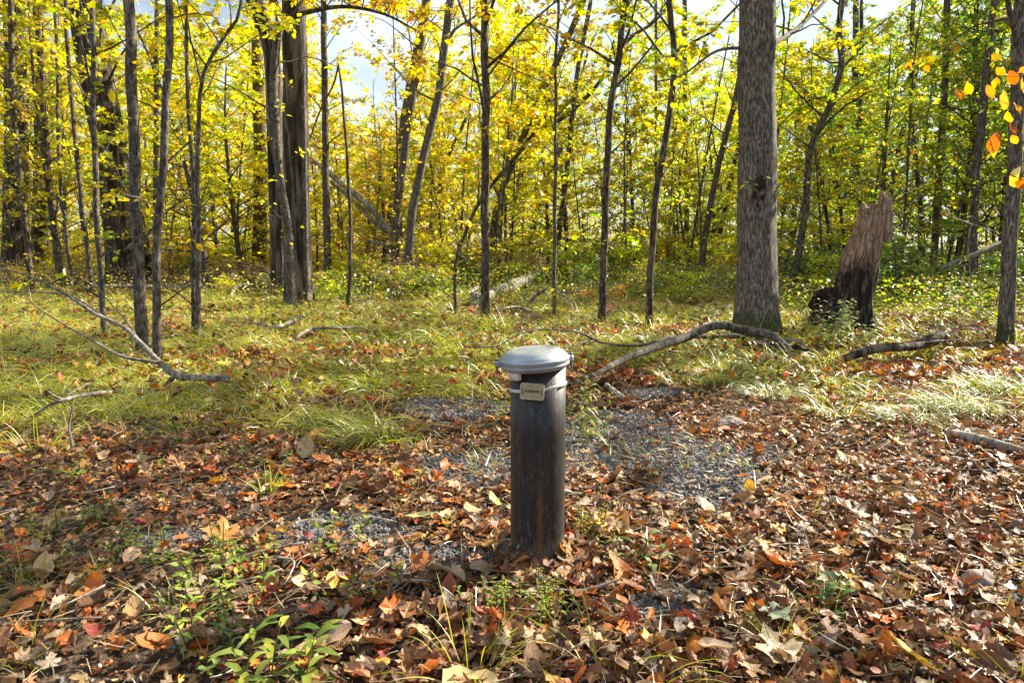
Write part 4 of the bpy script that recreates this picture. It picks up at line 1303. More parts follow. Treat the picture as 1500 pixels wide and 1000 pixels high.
fallen('leaning_dead_trunk', 'thinner dead trunk leaning just under the longer broken one', 'log',
       fixed([(485, 266, L1 + 1.8), (520, 296, L1 + 1.4), (548, 325, L1 + 1), (575, 347, L1 + 0.6)], (6, 7, 7, 6)),
       [fixed([(537, 354, L1 + .4), (555, 356, L1 + .5), (578, 361, L1 + .6)], (4, 8, 7), 8)], 'dead_wood', seed=12)
fallen('fallen_log', 'long thin log lying across the sunny woods behind the slim grey pair', 'log',
       lay([(128, 420, .12), (180, 419, .12), (240, 421, .12), (315, 419, .12)], (6, 7, 7, 6)), (), 'dead_wood', seed=13)
fallen('fallen_branch', 'pale curved branch below the massive two-stemmed trunk', 'branch',
       lay([(338, 436, .02), (345, 421, .15), (362, 417, .2), (390, 424, .05)], (5, 6, 5, 3)), (), 'dead_wood', seed=14)
fallen('fallen_branch', 'dark stick with a pale end in the grass below the massive two-stemmed trunk', 'branch',
       lay([(392, 480, .10), (412, 477, .16), (445, 462, .16)], (5, 6, 4)), [lay([(405, 478, .15), (380, 474, .18), (365, 472, .15)], (3, 3, 2), n=8)], 'dead_wood', seed=15)
fallen('fallen_branch', 'dark stick half sunk in the sunny grass in front of the thin snapped stem', 'branch',
       lay([(425, 500, .10), (455, 482, .17), (490, 480, .17), (525, 479, .12)], (3, 5, 5, 3)), (), 'twig_bark', seed=16)
fallen('wood_chunk', 'short grey stub of dead wood on gravel just past the tall weed by the pipe', 'wood chunk',
       lay([(888, 564, .05), (905, 577, .04), (927, 594, .015)], (8, 9, 7)), (), 'dead_wood', k=10, seed=17)
fallen('bark_slab', 'long flat piece of tan bark on the leaf litter at the shady grass edge', 'bark',
       lay([(1388, 633, .05), (1420, 640, .04), (1455, 650, .04), (1500, 662, .03)], (10, 16, 17, 12)), (), 'dead_wood', k=10, seed=18)
fallen('fallen_branch', 'mossy half-buried branch resting on the ground behind the dim shaded trunks', 'branch',
       fixed([(1372, 395, 14), (1400, 384, 14), (1440, 368, 14.3), (1475, 352, 14.6)], (7, 8, 8, 6)), (), 'twig_bark', seed=19)
fallen('bare_twig', 'thin bare twig hanging in shaded woods near the pale olive trunk', 'twig',
       fixed([(1384, 316, 5.5), (1405, 322, 5.5), (1422, 328, 5.4), (1460, 340, 5.4)], (1.5, 2.5, 2, 1.2)), [fixed([(1423, 330, 5.4), (1418, 360, 5.5), (1424, 430, 5.9)], (2, 1.5, 1.2), 8)], 'dead_wood', seed=20)

# twigs scattered over the leaves
for i in range(34):
    px, py = rng.uniform(20, 1480), rng.uniform(640, 985)
    if 730 < px < 845 and py < 840: continue
    p = gpix(px, py)
    a, l = rng.uniform(0, 6.28), rng.uniform(0.10, 0.32)
    d = np.array([math.cos(a), math.sin(a), 0])
    q3 = np.array([p, p + d * l * 0.5 + rng.normal(0, 0.02, 3), p + d * l + rng.normal(0, 0.025, 3)])
    q3[:, 2] = hgt(q3[:, 0], q3[:, 1]) + rng.uniform(0.03, 0.07, 3)
    P = spline(q3, 9)
    o = fallen('fallen_twig', 'small dry twig lying on the leaf litter', 'twig', (P, np.linspace(0.0042, 0.0018, 9) * rng.uniform(0.6, 1.1)), (), 'twig_bark' if i % 2 else 'dead_wood', 'dry twigs on the leaf litter', 5, seed=30 + i)

# ------------------------------------------------------------------ stones
stm = plain('rough_brown_grey_stone', (0.24, 0.20, 0.165), 0.85, 0, 40, 0.45, 0.2, 0.7)
for px, py, s, lab in [(1070, 628, (0.085, 0.06, 0.045), 'rounded brown-grey stone at the far side of the gravel patch'),
                       (1432, 858, (0.05, 0.04, 0.035), 'smooth beige stone nestled in the leaves by the picture edge'),
                       (1240, 862, (0.03, 0.022, 0.02), 'small grey pebble among brown leaves below the gravel'),
                       (1290, 690, (0.04, 0.025, 0.02), 'small mossy stone in leaf litter before the pale grass tufts')]:
    p = gpix(px, py)
    root = Geo()
    lump(root, (0, 0, s[2] * 0.5), s, int(px), 16, 0.16, 2.4)
    o = root.build('stone', stm, loc=p)
    tag(o, lab, 'stone')
p = gpix(1128, 520)
g = Geo()
lump(g, (0, 0, 0.06), (0.30, 0.2, 0.13), 77, 26, 0.3, 4.0)
tag(g.build('root_mound', plain('mossy_root_soil', (0.06, 0.05, 0.028), 0.95, 0, 45, 0.7, 0.1, 1.0), loc=p), 'dark mossy hump of roots and soil at the foot of the stout ridged tree', 'mound')

# ------------------------------------------------------------------ gravel: crushed stone
ICO = None
def ico():
    f = (1 + 5 ** 0.5) / 2
    V = np.array([(-1, f, 0), (1, f, 0), (-1, -f, 0), (1, -f, 0), (0, -1, f), (0, 1, f), (0, -1, -f), (0, 1, -f), (f, 0, -1), (f, 0, 1), (-f, 0, -1), (-f, 0, 1)]) / 1.9
    T = np.array([(0, 11, 5), (0, 5, 1), (0, 1, 7), (0, 7, 10), (0, 10, 11), (1, 5, 9), (5, 11, 4), (11, 10, 2), (10, 7, 6), (7, 1, 8), (3, 9, 4), (3, 4, 2), (3, 2, 6), (3, 6, 8), (3, 8, 9), (4, 9, 5), (2, 4, 11), (6, 2, 10), (8, 6, 7), (9, 8, 1)])
    return V, T
iv, it = ico()
n = 120000
x = rng.uniform(-3.2, 3.2, n); y = rng.uniform(1.3, 5.2, n)
keep = (gravel_zone(x, y) > rng.uniform(0.05, 0.9, n)) & (np.abs(x) < 0.8 * y + 0.3)
x, y = x[keep], y[keep]
# a thin sprinkling of stones everywhere near
x2 = rng.uniform(-2.6, 2.6, 5000); y2 = rng.uniform(1.3, 3.6, 5000)
x, y = np.concatenate([x, x2]), np.concatenate([y, y2])
n = len(x)
s = rng.gamma(4.5, 0.00098, n) + 0.0016
V = iv[None] * s[:, None, None] * rng.uniform(0.6, 1.3, (n, 1, 3)) + rng.normal(0, 0.16, (n, 12, 3)) * s[:, None, None]
V += np.stack([x, y, hgt(x, y) + s * 0.35], -1)[:, None]
g0 = rng.choice([0.09, 0.13, 0.17, 0.22, 0.33], n, p=[0.3, 0.32, 0.22, 0.11, 0.05])[:, None] * rng.normal(1, 0.12, (n, 1)) * np.array([1.0, 0.95, 0.88]) * rng.normal(1, 0.04, (n, 3))
def stone_mat():
    N = NT('crushed_grey_stone')
    at = N.n('ShaderNodeAttribute', attribute_name='Col')
    return N.done(pbsdf(N, at.outputs['Color'], 0.75, 0, None, 0.3))
tag(Geo().add(V.reshape(-1, 3), tris=(it[None] + np.arange(n)[:, None, None] * 12).reshape(-1, 3), col=np.repeat(g0, 12, 0)).build('gravel', stone_mat(), smooth=False),
    'grey crushed stone spread round the foot of the pipe', 'gravel', kind='stuff')

# ------------------------------------------------------------------ fallen leaves
def outline(kind):
    if kind == 'maple':
        h = [(0.03, 0.0), (0.20, -0.06), (0.44, -0.05), (0.36, 0.08), (0.34, 0.18), (0.52, 0.26), (0.72, 0.42), (0.56, 0.46), (0.50, 0.56), (0.38, 0.50), (0.24, 0.46), (0.20, 0.60), (0.30, 0.78), (0.16, 0.82)]
        tip = (0, 1.08)
    elif kind == 'oak':
        h = [(0.03, 0.0), (0.10, 0.10), (0.26, 0.16), (0.14, 0.27), (0.18, 0.35), (0.38, 0.42), (0.20, 0.52), (0.24, 0.60), (0.36, 0.68), (0.20, 0.75), (0.20, 0.86), (0.10, 0.94)]
        tip = (0, 1.02)
    elif kind == 'oval':
        h = [(0.05, 0.02), (0.18, 0.12), (0.28, 0.28), (0.33, 0.45), (0.30, 0.62), (0.21, 0.80), (0.09, 0.95)]
        tip = (0, 1.05)
    else:
        h = [(0.03, 0.02), (0.09, 0.15), (0.13, 0.35), (0.13, 0.55), (0.09, 0.8)]
        tip = (0, 1.05)
    return np.array([(0, -0.02)] + h + [tip] + [(-a, b) for a, b in h[::-1]])


def leaf_template(kind, rings=2):
    o = outline(kind)
    m = len(o)
    c = np.array([0, 0.42])
    V = [c[None]]
    for r in range(1, rings + 1): V.append(c + (o - c) * (r / rings))
    V = np.concatenate(V)
    j = np.arange(m); j2 = (j + 1) % m
    T = np.stack([np.zeros(m, int), 1 + j, 1 + j2], -1)
    Q = [np.stack([1 + (r - 1) * m + j, 1 + r * m + j, 1 + r * m + j2, 1 + (r - 1) * m + j2], -1) for r in range(1, rings)]
    return np.column_stack([V, np.zeros(len(V))]), (np.concatenate(Q) if Q else np.zeros((0, 4), int)), T


TPL = {k: leaf_template(k) for k in ('maple', 'oak', 'oval', 'slim')}
TPL_FAR = {k: leaf_template(k, 1) for k in ('maple', 'oak', 'oval', 'slim')}


def rot_from(yaw, tx, ty):
    cy, sy, cx, sx, cz, sz = np.cos(yaw), np.sin(yaw), np.cos(tx), np.sin(tx), np.cos(ty), np.sin(ty)
    o, z1 = np.ones_like(yaw), np.zeros_like(yaw)
    Rz = np.stack([np.stack([cy, -sy, z1], -1), np.stack([sy, cy, z1], -1), np.stack([z1, z1, o], -1)], -2)
    Rx = np.stack([np.stack([o, z1, z1], -1), np.stack([z1, cx, -sx], -1), np.stack([z1, sx, cx], -1)], -2)
    Ry = np.stack([np.stack([cz, z1, sz], -1), np.stack([z1, o, z1], -1), np.stack([-sz, z1, cz], -1)], -2)
    return Rz @ Rx @ Ry


def dry_leaves(geo, kind, pos, size, yaw, tx, ty, curl, col, far=False):
    """Curled, crumpled leaves laid at pos."""
    T, Q, Tr = (TPL_FAR if far else TPL)[kind]
    n, m = len(pos), len(T)
    X, Y = np.repeat(T[None, :, 0], n, 0), np.repeat(T[None, :, 1] - 0.42, n, 0)
    a = rng.uniform(0, 3.14, (n, 1))
    u = X * np.cos(a) + Y * np.sin(a)
    w = -X * np.sin(a) + Y * np.cos(a)
    kc = curl[:, None] * 2.2
    ang = u * kc
    un = np.where(np.abs(kc) > 1e-3, np.sin(ang) / np.where(np.abs(kc) > 1e-3, kc, 1), u)
    zn = np.where(np.abs(kc) > 1e-3, (1 - np.cos(ang)) / np.where(np.abs(kc) > 1e-3, kc, 1), 0)
    zn = zn + curl[:, None] * rng.uniform(-0.5, 0.8, (n, 1)) * w * w
    zn += 0.05 * np.sin(9 * X + rng.uniform(0, 6, (n, 1))) * np.sin(8 * Y + rng.uniform(0, 6, (n, 1))) + rng.normal(0, 0.018, (n, m)) + 0.10 * np.abs(X)
    Xn, Yn = un * np.cos(a) - w * np.sin(a), un * np.sin(a) + w * np.cos(a)
    L = np.stack([Xn, Yn, zn], -1) * size[:, None, None]
    V = np.einsum('nij,nmj->nmi', rot_from(yaw, tx, ty), L) + pos[:, None]
    off = np.arange(n)[:, None, None] * m
    cc = np.repeat(col[:, None], m, 1) * rng.normal(1, 0.07, (n, m, 1))
    geo.add(V.reshape(-1, 3), (Q[None] + off).reshape(-1, 4), (Tr[None] + off).reshape(-1, 3), col=np.clip(cc, 0.005, 0.9).reshape(-1, 3), uv=np.tile(T[:, :2], (n, 1)))


LIT = [((0.30, 0.165, 0.075), 5), ((0.18, 0.082, 0.035), 5), ((0.44, 0.30, 0.165), 4), ((0.26, 0.19, 0.13), 2), ((0.50, 0.16, 0.025), 3.0), ((0.34, 0.075, 0.025), 1.4), ((0.60, 0.36, 0.04), 0.8),
       ((0.20, 0.095, 0.055), 2.4), ((0.095, 0.05, 0.028), 3.5), ((0.56, 0.43, 0.27), 1.2)]


def litcol(n, warm=1.0):
    w = np.array([p[1] for p in LIT], float)
    w[4:7] *= warm
    c = np.array([p[0] for p in LIT])[rng.choice(len(LIT), n, p=w / w.sum())]
    return np.clip(c * [1.08, 0.98, 0.79] * rng.normal(1, 0.22, (n, 1)) * rng.normal(1, 0.06, (n, 3)), 0.01, 0.8)


PIPE_XY = PB[:2]


def scatter(n, y0, y1, power=1.0):
    y = y0 + (y1 - y0) * rng.random(n) ** power
    x = rng.uniform(-1, 1, n) * (0.82 * y + 0.5)
    return x, y


lit = Geo()
x, y = scatter(34000, 1.15, 5.2, 0.9)
gz_, vz_ = grass_zone(x, y), gravel_zone(x, y)
clump = 0.75 + 0.35 * wav(x, y, 3.1, 2.0)
px_, py_ = project(np.stack([x, y, hgt(x, y)], -1))
bare = 1 - 0.68 * sstep(650, 250, px_) * sstep(690, 760, py_)
keep = (rng.random(len(x)) < clump * (1 - 0.87 * vz_) * (1 - 0.55 * gz_) * bare) & ((x - PIPE_XY[0]) ** 2 + (y - PIPE_XY[1]) ** 2 > 0.085 ** 2)
x, y = x[keep], y[keep]
n = len(x)
kinds = rng.choice(4, n, p=[0.36, 0.14, 0.40, 0.10])
for ki, kn in enumerate(('maple', 'oak', 'oval', 'slim')):
    m = kinds == ki
    k = int(m.sum())
    size = (rng.gamma(3.6, 0.0092, k) + 0.013) * (0.74 if kn == 'maple' else 1.0)
    z = hgt(x[m], y[m]) + 0.006 + rng.random(k) ** 1.5 * 0.042
    tl = rng.normal(0, 0.28, (2, k)) + (rng.random((2, k)) < 0.10) * rng.normal(0, 0.8, (2, k))
    dry_leaves(lit, kn, np.stack([x[m], y[m], z], -1), size, rng.uniform(0, 6.28, k), tl[0], tl[1], rng.normal(0.4, 1.25, k), litcol(k))
# chaff: small broken leaf pieces that fill the gaps
x, y = scatter(26000, 1.15, 4.8, 0.9)
keep = (rng.random(len(x)) < (1 - 0.75 * gravel_zone(x, y)) * (1 - 0.5 * grass_zone(x, y))) & ((x - PIPE_XY[0]) ** 2 + (y - PIPE_XY[1]) ** 2 > 0.085 ** 2)
x, y = x[keep], y[keep]; n = len(x)
tl = rng.normal(0, 0.5, (2, n))
dry_leaves(lit, 'oval', np.stack([x, y, hgt(x, y) + 0.003 + rng.random(n) * 0.02], -1), rng.uniform(0.012, 0.035, n), rng.uniform(0, 6.28, n), tl[0], tl[1], rng.normal(0, 1.2, n), litcol(n, 0.6), far=True)
# farther off
x, y = scatter(22000, 5.0, 26, 1.35)
pxy = project(np.stack([x, y, hgt(x, y)], -1))
gz_ = grass_zone(x, y)
keep = rng.random(len(x)) < (1 - 0.72 * gz_)
x, y = x[keep], y[keep]; n = len(x)
tl = rng.normal(0, 0.4, (2, n))
warm = np.where(project(np.stack([x, y, hgt(x, y)], -1))[0] > 1150, 2.6, 1.5)
dry_leaves(lit, 'maple', np.stack([x, y, hgt(x, y) + 0.02 + rng.random(n) * 0.06], -1), rng.uniform(0.04, 0.10, n), rng.uniform(0, 6.28, n), tl[0], tl[1], rng.normal(0.3, 1.1, n), np.where(rng.random((n, 1)) < 0.22, pick('orange', n) * 0.8, litcol(n, 1.8)), far=True)
# leaves caught on top of the grass
x, y = scatter(3200, 4.0, 14, 1.1)
keep = grass_zone(x, y) > 0.3
x, y = x[keep], y[keep]; n = len(x)
tl = rng.normal(0, 0.5, (2, n))
dry_leaves(lit, 'maple', np.stack([x, y, hgt(x, y) + 0.06 + rng.random(n) * 0.08], -1), rng.uniform(0.03, 0.075, n), rng.uniform(0, 6.28, n), tl[0], tl[1], rng.normal(0.3, 1.2, n), np.where(rng.random((n, 1)) < 0.3, pick('orange', n) * 0.75, litcol(n, 2.0)), far=True)
# leaves drifted against the pipe
n = 46
a = rng.uniform(0, 6.28, n)
d = 0.095 + 0.06 * rng.random(n) ** 1.5
pos = np.stack([PIPE_XY[0] + d * np.cos(a), PIPE_XY[1] + d * np.sin(a), PB[2] + 0.02 + 0.05 * rng.random(n)], -1)
for kn, sl2 in (('oval', slice(0, 24)), ('maple', slice(24, 46))):
    k = len(a[sl2])
    dry_leaves(lit, kn, pos[sl2], rng.uniform(0.035, 0.07, k), a[sl2] + math.pi / 2 + rng.normal(0, 0.4, k), rng.normal(0.5, 0.4, k), rng.normal(0, 0.4, k), rng.normal(0.3, 0.8, k), litcol(k))
tag(lit.build('leaf_litter', M['litter']), 'thick layer of brown and rust fallen leaves over the forest floor', 'leaf litter', kind='stuff')

# the largest leaves near the eye, each by itself
TINT = {'tan': (0.46, 0.32, 0.20), 'brown': (0.26, 0.14, 0.07), 'rust orange': (0.52, 0.17, 0.03), 'dark brown': (0.15, 0.075, 0.04), 'greyish': (0.29, 0.22, 0.165), 'pale beige': (0.56, 0.44, 0.31), 'dark red': (0.30, 0.05, 0.035)}
KN = {'maple': 'lobed maple', 'oval': 'oval', 'oak': 'narrow lobed oak'}


def one_leaf(kind, col, size, curl):
    g = Geo()
    dry_leaves(g, kind, np.zeros((1, 3)), np.array([size]), np.zeros(1), np.zeros(1), np.zeros(1), np.array([curl]), np.array([col], float))
    st = np.array([[0, -0.42, 0], [0.03, -0.6, 0.02], [0.02, -0.8, 0.05]]) * size
    v, q, _ = tube(st, [0.0013, 0.001, 0.0012], 4, cap1=False)
    g.add(v, q, col=np.array(col) * 0.7)
    return g.build('fallen_leaf', M['litter'])


protos = []
for tn, tc in TINT.items():
    for kn in KN:
        if kn == 'oak' and tn in ('dark red', 'pale beige'): continue
        for v2 in range(2):
            o = one_leaf(kn, tc, 1.0, rng.normal(0.7, 0.8))
            protos.append((o, tn, kn))
wt = np.array([{'tan': 5, 'brown': 5, 'rust orange': 2.4, 'dark brown': 4, 'greyish': 3, 'pale beige': 2.2, 'dark red': 1}[p[1]] * {'maple': 1.2, 'oval': 1.0, 'oak': 0.35}[p[2]] for p in protos])
wt /= wt.sum()
placed = 0
spots = []
while placed < 250:
    px, py = rng.uniform(-10, 1510), 660 + 345 * rng.random() ** 0.75
    if 700 < px < 850 and py < 850: continue
    p = gpix(px, py)
    if gravel_zone(p[0], p[1]) > 0.4 and rng.random() < 0.75: continue
    if any((p[0] - a) ** 2 + (p[1] - b3) ** 2 < 0.055 ** 2 for a, b3 in spots): continue
    spots.append(p[:2])
    src, tn, kn = protos[rng.choice(len(protos), p=wt)]
    o = src.copy()
    COL.objects.link(o)
    s = rng.uniform(0.038, 0.075) * (0.85 if kn == 'maple' else 1.15)
    o.scale = (s, s, s * rng.uniform(0.7, 1.2))
    o.location = (p[0], p[1], p[2] + 0.034 + rng.random() * 0.012)
    o.rotation_euler = (rng.normal(0, 0.28), rng.normal(0, 0.28), rng.uniform(0, 6.28))
    tag(o, f'{tn} {KN[kn]} leaf lying on top of the leaf litter', 'leaf', f'{tn} {KN[kn]} leaves on the litter')
    placed += 1
for src, _a, _b in protos: bpy.data.objects.remove(src)

for px, py, kind, col, size, curl, tx, ty, yaw, lab in [
    (1130, 922, 'maple', (0.16, 0.20, 0.14), 0.105, 0.2, 0.1, 0.1, 1.2, 'dull green maple leaf lying flat among brown ones'),
    (1135, 978, 'maple', (0.46, 0.36, 0.20), 0.12, 0.3, 0.35, 0.1, 0.3, 'large tan veined maple leaf below the dull green one'),
    (1335, 990, 'oval', (0.72, 0.50, 0.05), 0.13, 0.6, 0.3, 0.5, 0.7, 'bright yellow long leaf at the bottom of the frame'),
    (140, 880, 'oval', (0.60, 0.20, 0.03), 0.085, 0.9, 1.0, 0.2, 0.2, 'vivid orange curled leaf standing on edge among dark leaves'),
    (612, 774, 'slim', (0.42, 0.40, 0.16), 0.14, 0.1, 0.1, 0.05, -1.5, 'long pale yellow-green leaf lying flat on bare soil beside the pipe'),
    (448, 672, 'oval', (0.55, 0.44, 0.20), 0.14, 0.4, 1.0, 0.2, 0.1, 'big pale yellow leaf leaning upright below the bright grass tuft'),
    (476, 690, 'oval', (0.50, 0.18, 0.05), 0.13, 0.8, 0.4, 0.1, 1.3, 'orange-brown curled leaf next to the big pale upright leaf'),
    (578, 705, 'maple', (0.70, 0.42, 0.04), 0.065, 0.3, 0.7, 0.2, 0.4, 'small golden yellow maple leaf on the brown litter before the gravel'),
    (905, 858, 'oval', (0.58, 0.20, 0.03), 0.13, 0.8, 0.8, 0.3, 0.6, 'large bright orange folded leaf beside the pipe foot'),
    (660, 860, 'oval', (0.45, 0.32, 0.20), 0.15, 0.9, 0.3, 0.2, 1.4, 'large tan rumpled leaf humped up in front of the pipe'),
    (693, 764, 'oval', (0.36, 0.32, 0.15), 0.10, 0.6, 0.4, -0.3, 2.2, 'olive tan pointed leaf close beside the pipe'),
    (520, 885, 'maple', (0.52, 0.38, 0.24), 0.10, 0.5, 0.6, 0.1, 2.8, 'pale ribbed maple leaf standing partly upright on the shaded litter'),
    (1310, 660, 'maple', (0.72, 0.42, 0.03), 0.10, 0.4, 0.5, 0.1, 1.0, 'golden yellow leaf lying below the pale grass tufts'),
    (1125, 827, 'maple', (0.58, 0.16, 0.02), 0.085, 0.5, 0.4, 0.3, 0.8, 'fiery orange maple leaf in the brown litter past the pipe'),
    (325, 802, 'maple', (0.55, 0.25, 0.06), 0.13, 0.3, 0.3, -0.2, 2.0, 'broad orange maple leaf in dappled shade beside a small yellowish one'),
    (65, 855, 'oval', (0.56, 0.42, 0.20), 0.10, 0.7, 0.9, 0.3, 0.8, 'upright ochre leaf near the bottom corner with green weeds'),
    (916, 790, 'slim', (0.44, 0.28, 0.15), 0.12, 0.6, 1.35, 0.0, 0.1, 'narrow brown leaf standing straight up beside the pipe'),
    (1300, 815, 'oval', (0.50, 0.37, 0.25), 0.12, 0.7, 0.2, 0.3, 1.8, 'broad tan curled leaf in the sunny part of the litter'),
    (1245, 765, 'maple', (0.40, 0.29, 0.21), 0.13, 0.5, 0.3, 0.2, 0.5, 'large greyish-tan maple leaf on the shaded litter below the stump'),
    (725, 752, 'oval', (0.35, 0.40, 0.10), 0.085, 0.5, 0.6, 0.2, 1.0, 'yellow-green leaf lying against the shaded side of the pipe'),
]:
    p = gpix(px, py)
    o = one_leaf(kind, col, size, curl)
    o.location = (p[0], p[1], p[2] + 0.05)
    o.scale = (0.85,) * 3
    o.rotation_euler = (tx, ty, yaw)
    tag(o, lab, 'leaf')

# ------------------------------------------------------------------ grass
def blades_into(geo, root, ang, length, width, droop, col0, col1, seg=5, el0=1.25):
    """Arching blades: root points, compass direction, length."""
    n = len(root)
    s = np.linspace(0, 1, seg + 1)
    el = el0[:, None] - droop[:, None] * s[None] ** 1.2
    st = (length / seg)[:, None]
    hx = np.cumsum(np.cos(el) * st, 1) - np.cos(el[:, :1]) * st
    hz = np.cumsum(np.sin(el) * st, 1) - np.sin(el[:, :1]) * st
    d = np.stack([np.cos(ang), np.sin(ang)], -1)
    sw = rng.normal(0, 0.06, (n, 1)) * length[:, None] * s[None] ** 2
    cx = root[:, 0:1] + hx * d[:, 0:1] - sw * d[:, 1:2]
    cy = root[:, 1:2] + hx * d[:, 1:2] + sw * d[:, 0:1]
    cz = root[:, 2:3] + hz
    gnd = hgt(cx, cy) + 0.012
    cz = np.maximum(cz, gnd)
    w = width[:, None] * (1 - s[None] ** 2.2) * 0.5 + 0.0003
    tw = rng.normal(0, 0.5, (n, 1))
    sx, sy = -d[:, 1:2] * np.cos(tw), d[:, 0:1] * np.cos(tw)
    A = np.stack([cx - sx * w, cy - sy * w, cz + np.sin(tw) * w], -1)
    B = np.stack([cx + sx * w, cy + sy * w, cz - np.sin(tw) * w], -1)
    V = np.stack([A, B], 2).reshape(n, -1, 3)
    m = V.shape[1]
    i = np.arange(seg) * 2
    Q = np.stack([i, i + 1, i + 3, i + 2], -1)
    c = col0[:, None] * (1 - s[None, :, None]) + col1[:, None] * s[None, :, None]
    geo.add(V.reshape(-1, 3), (Q[None] + np.arange(n)[:, None, None] * m).reshape(-1, 4), col=np.repeat(c, 2, 1).reshape(-1, 3))


GC = np.array([(0.11, 0.15, 0.015), (0.27, 0.29, 0.02), (0.42, 0.39, 0.025), (0.52, 0.42, 0.07), (0.16, 0.20, 0.018), (0.36, 0.28, 0.055)])


def grass_cols(n, x, y, straw=0.3):
    base = wav(x, y, 0.9, 5.0) + 0.6 * wav(x, y, 3.3, 1.0)
    w = np.stack([np.clip(0.8 - base, 0.1, 2), np.full(n, 1.2), np.clip(1.0 + base, 0.1, 2), np.clip(straw * 2.0 + base, 0.05, 2), np.full(n, 0.7), np.full(n, straw * 1.2)], -1)
    w /= w.sum(1, keepdims=True)
    idx = (np.cumsum(w, 1) < rng.random((n, 1))).sum(1).clip(0, 5)
    c = GC[idx] * rng.normal(1, 0.15, (n, 1))
    return np.clip(c, 0.01, 0.8)


gr = Geo()
x, y = scatter(15000, 3.6, 17, 1.0)
keep = rng.random(len(x)) < grass_zone(x, y) * (1 - 0.93 * gravel_zone(x, y))
x, y = x[keep], y[keep]
nb = np.clip((34 - 1.5 * y), 10, 28).astype(int)
ci = np.repeat(np.arange(len(x)), nb)
n = len(ci)
ca = rng.uniform(0, 6.28, len(x))
cl = rng.uniform(0.14, 0.30, len(x)) * (1 + 0.4 * wav(x, y, 3.0, 6.0))
flow = math.pi * 1.08 + 1.5 * wav(x, y, 1.3, 1.7)                 # the tufts are combed over one way
rx, ry = x[ci] + rng.normal(0, 0.035, n), y[ci] + rng.normal(0, 0.035, n)
ang = np.where(rng.random(n) < 0.45, flow[ci] + rng.normal(0, 0.8, n), rng.uniform(0, 6.28, n))
root = np.stack([rx, ry, hgt(rx, ry) - 0.01], -1)
c0 = grass_cols(n, rx, ry)
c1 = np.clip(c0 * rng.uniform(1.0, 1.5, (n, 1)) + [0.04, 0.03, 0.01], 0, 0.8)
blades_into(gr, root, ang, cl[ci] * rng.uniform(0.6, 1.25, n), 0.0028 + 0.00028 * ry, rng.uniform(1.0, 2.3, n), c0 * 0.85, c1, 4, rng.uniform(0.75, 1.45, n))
# blades crowding round the feet of the trees
for fb, fr in FEET:
    if fb[1] > 15: continue
    n = int(50 + 300 * fr)
    a = rng.uniform(0, 6.28, n)
    d = fr * 1.1 + 0.02 + 0.10 * rng.random(n)
    fx2, fy2 = fb[0] + d * np.cos(a), fb[1] + d * np.sin(a)
    cc = grass_cols(n, fx2, fy2)
    blades_into(gr, np.stack([fx2, fy2, hgt(fx2, fy2) - 0.01], -1), a + rng.normal(0, 0.7, n), rng.uniform(0.12, 0.30, n), 0.0028 + 0.00028 * fy2, rng.uniform(0.5, 1.9, n), cc * 0.85, np.clip(cc * 1.25, 0, 0.8), 4, rng.uniform(1.0, 1.5, n))
# taller thin stalks
x, y = scatter(900, 4.2, 16, 1.0)
keep = rng.random(len(x)) < grass_zone(x, y)
x, y = x[keep], y[keep]; n = len(x)
blades_into(gr, np.stack([x, y, hgt(x, y)], -1), rng.uniform(0, 6.28, n), rng.uniform(0.3, 0.55, n), 0.0022 + 0.0002 * y, rng.uniform(0.2, 0.9, n), grass_cols(n, x, y, 0.8), grass_cols(n, x, y, 1.2), 4, rng.uniform(1.1, 1.5, n))
# odd blades through the near litter
x, y = scatter(1500, 1.25, 4.5, 1.0)
keep = rng.random(len(x)) < sstep(0.1, 0.7, wav(x, y, 2.2, 0.9)) * np.where(x < 0.3, 1.0, 0.35)
x, y = x[keep], y[keep]
ci = np.repeat(np.arange(len(x)), 6); n = len(ci)
rx, ry = x[ci] + rng.normal(0, 0.02, n), y[ci] + rng.normal(0, 0.02, n)
blades_into(gr, np.stack([rx, ry, hgt(rx, ry)], -1), rng.uniform(0, 6.28, n), rng.uniform(0.05, 0.15, n), np.full(n, 0.0022), rng.uniform(0.4, 1.6, n), grass_cols(n, rx, ry, 0.5), grass_cols(n, rx, ry, 0.6), 4, rng.uniform(0.7, 1.5, n))
# dry straw bits in the litter
x, y = scatter(5200, 1.2, 4.6, 0.9); n = len(x)
sc = np.array([(0.42, 0.33, 0.18), (0.30, 0.21, 0.11), (0.52, 0.44, 0.27), (0.18, 0.12, 0.07)])[rng.integers(0, 4, n)]
blades_into(gr, np.stack([x, y, hgt(x, y) + 0.03 + rng.random(n) * 0.02], -1), rng.uniform(0, 6.28, n), rng.uniform(0.03, 0.13, n), rng.uniform(0.0012, 0.0024, n), rng.uniform(-0.5, 0.9, n), sc, sc, 3, rng.uniform(-0.15, 0.35, n))
tag(gr.build('grass', M['grass']), 'long yellow-green and straw grass combed over the clearing', 'grass', kind='stuff')


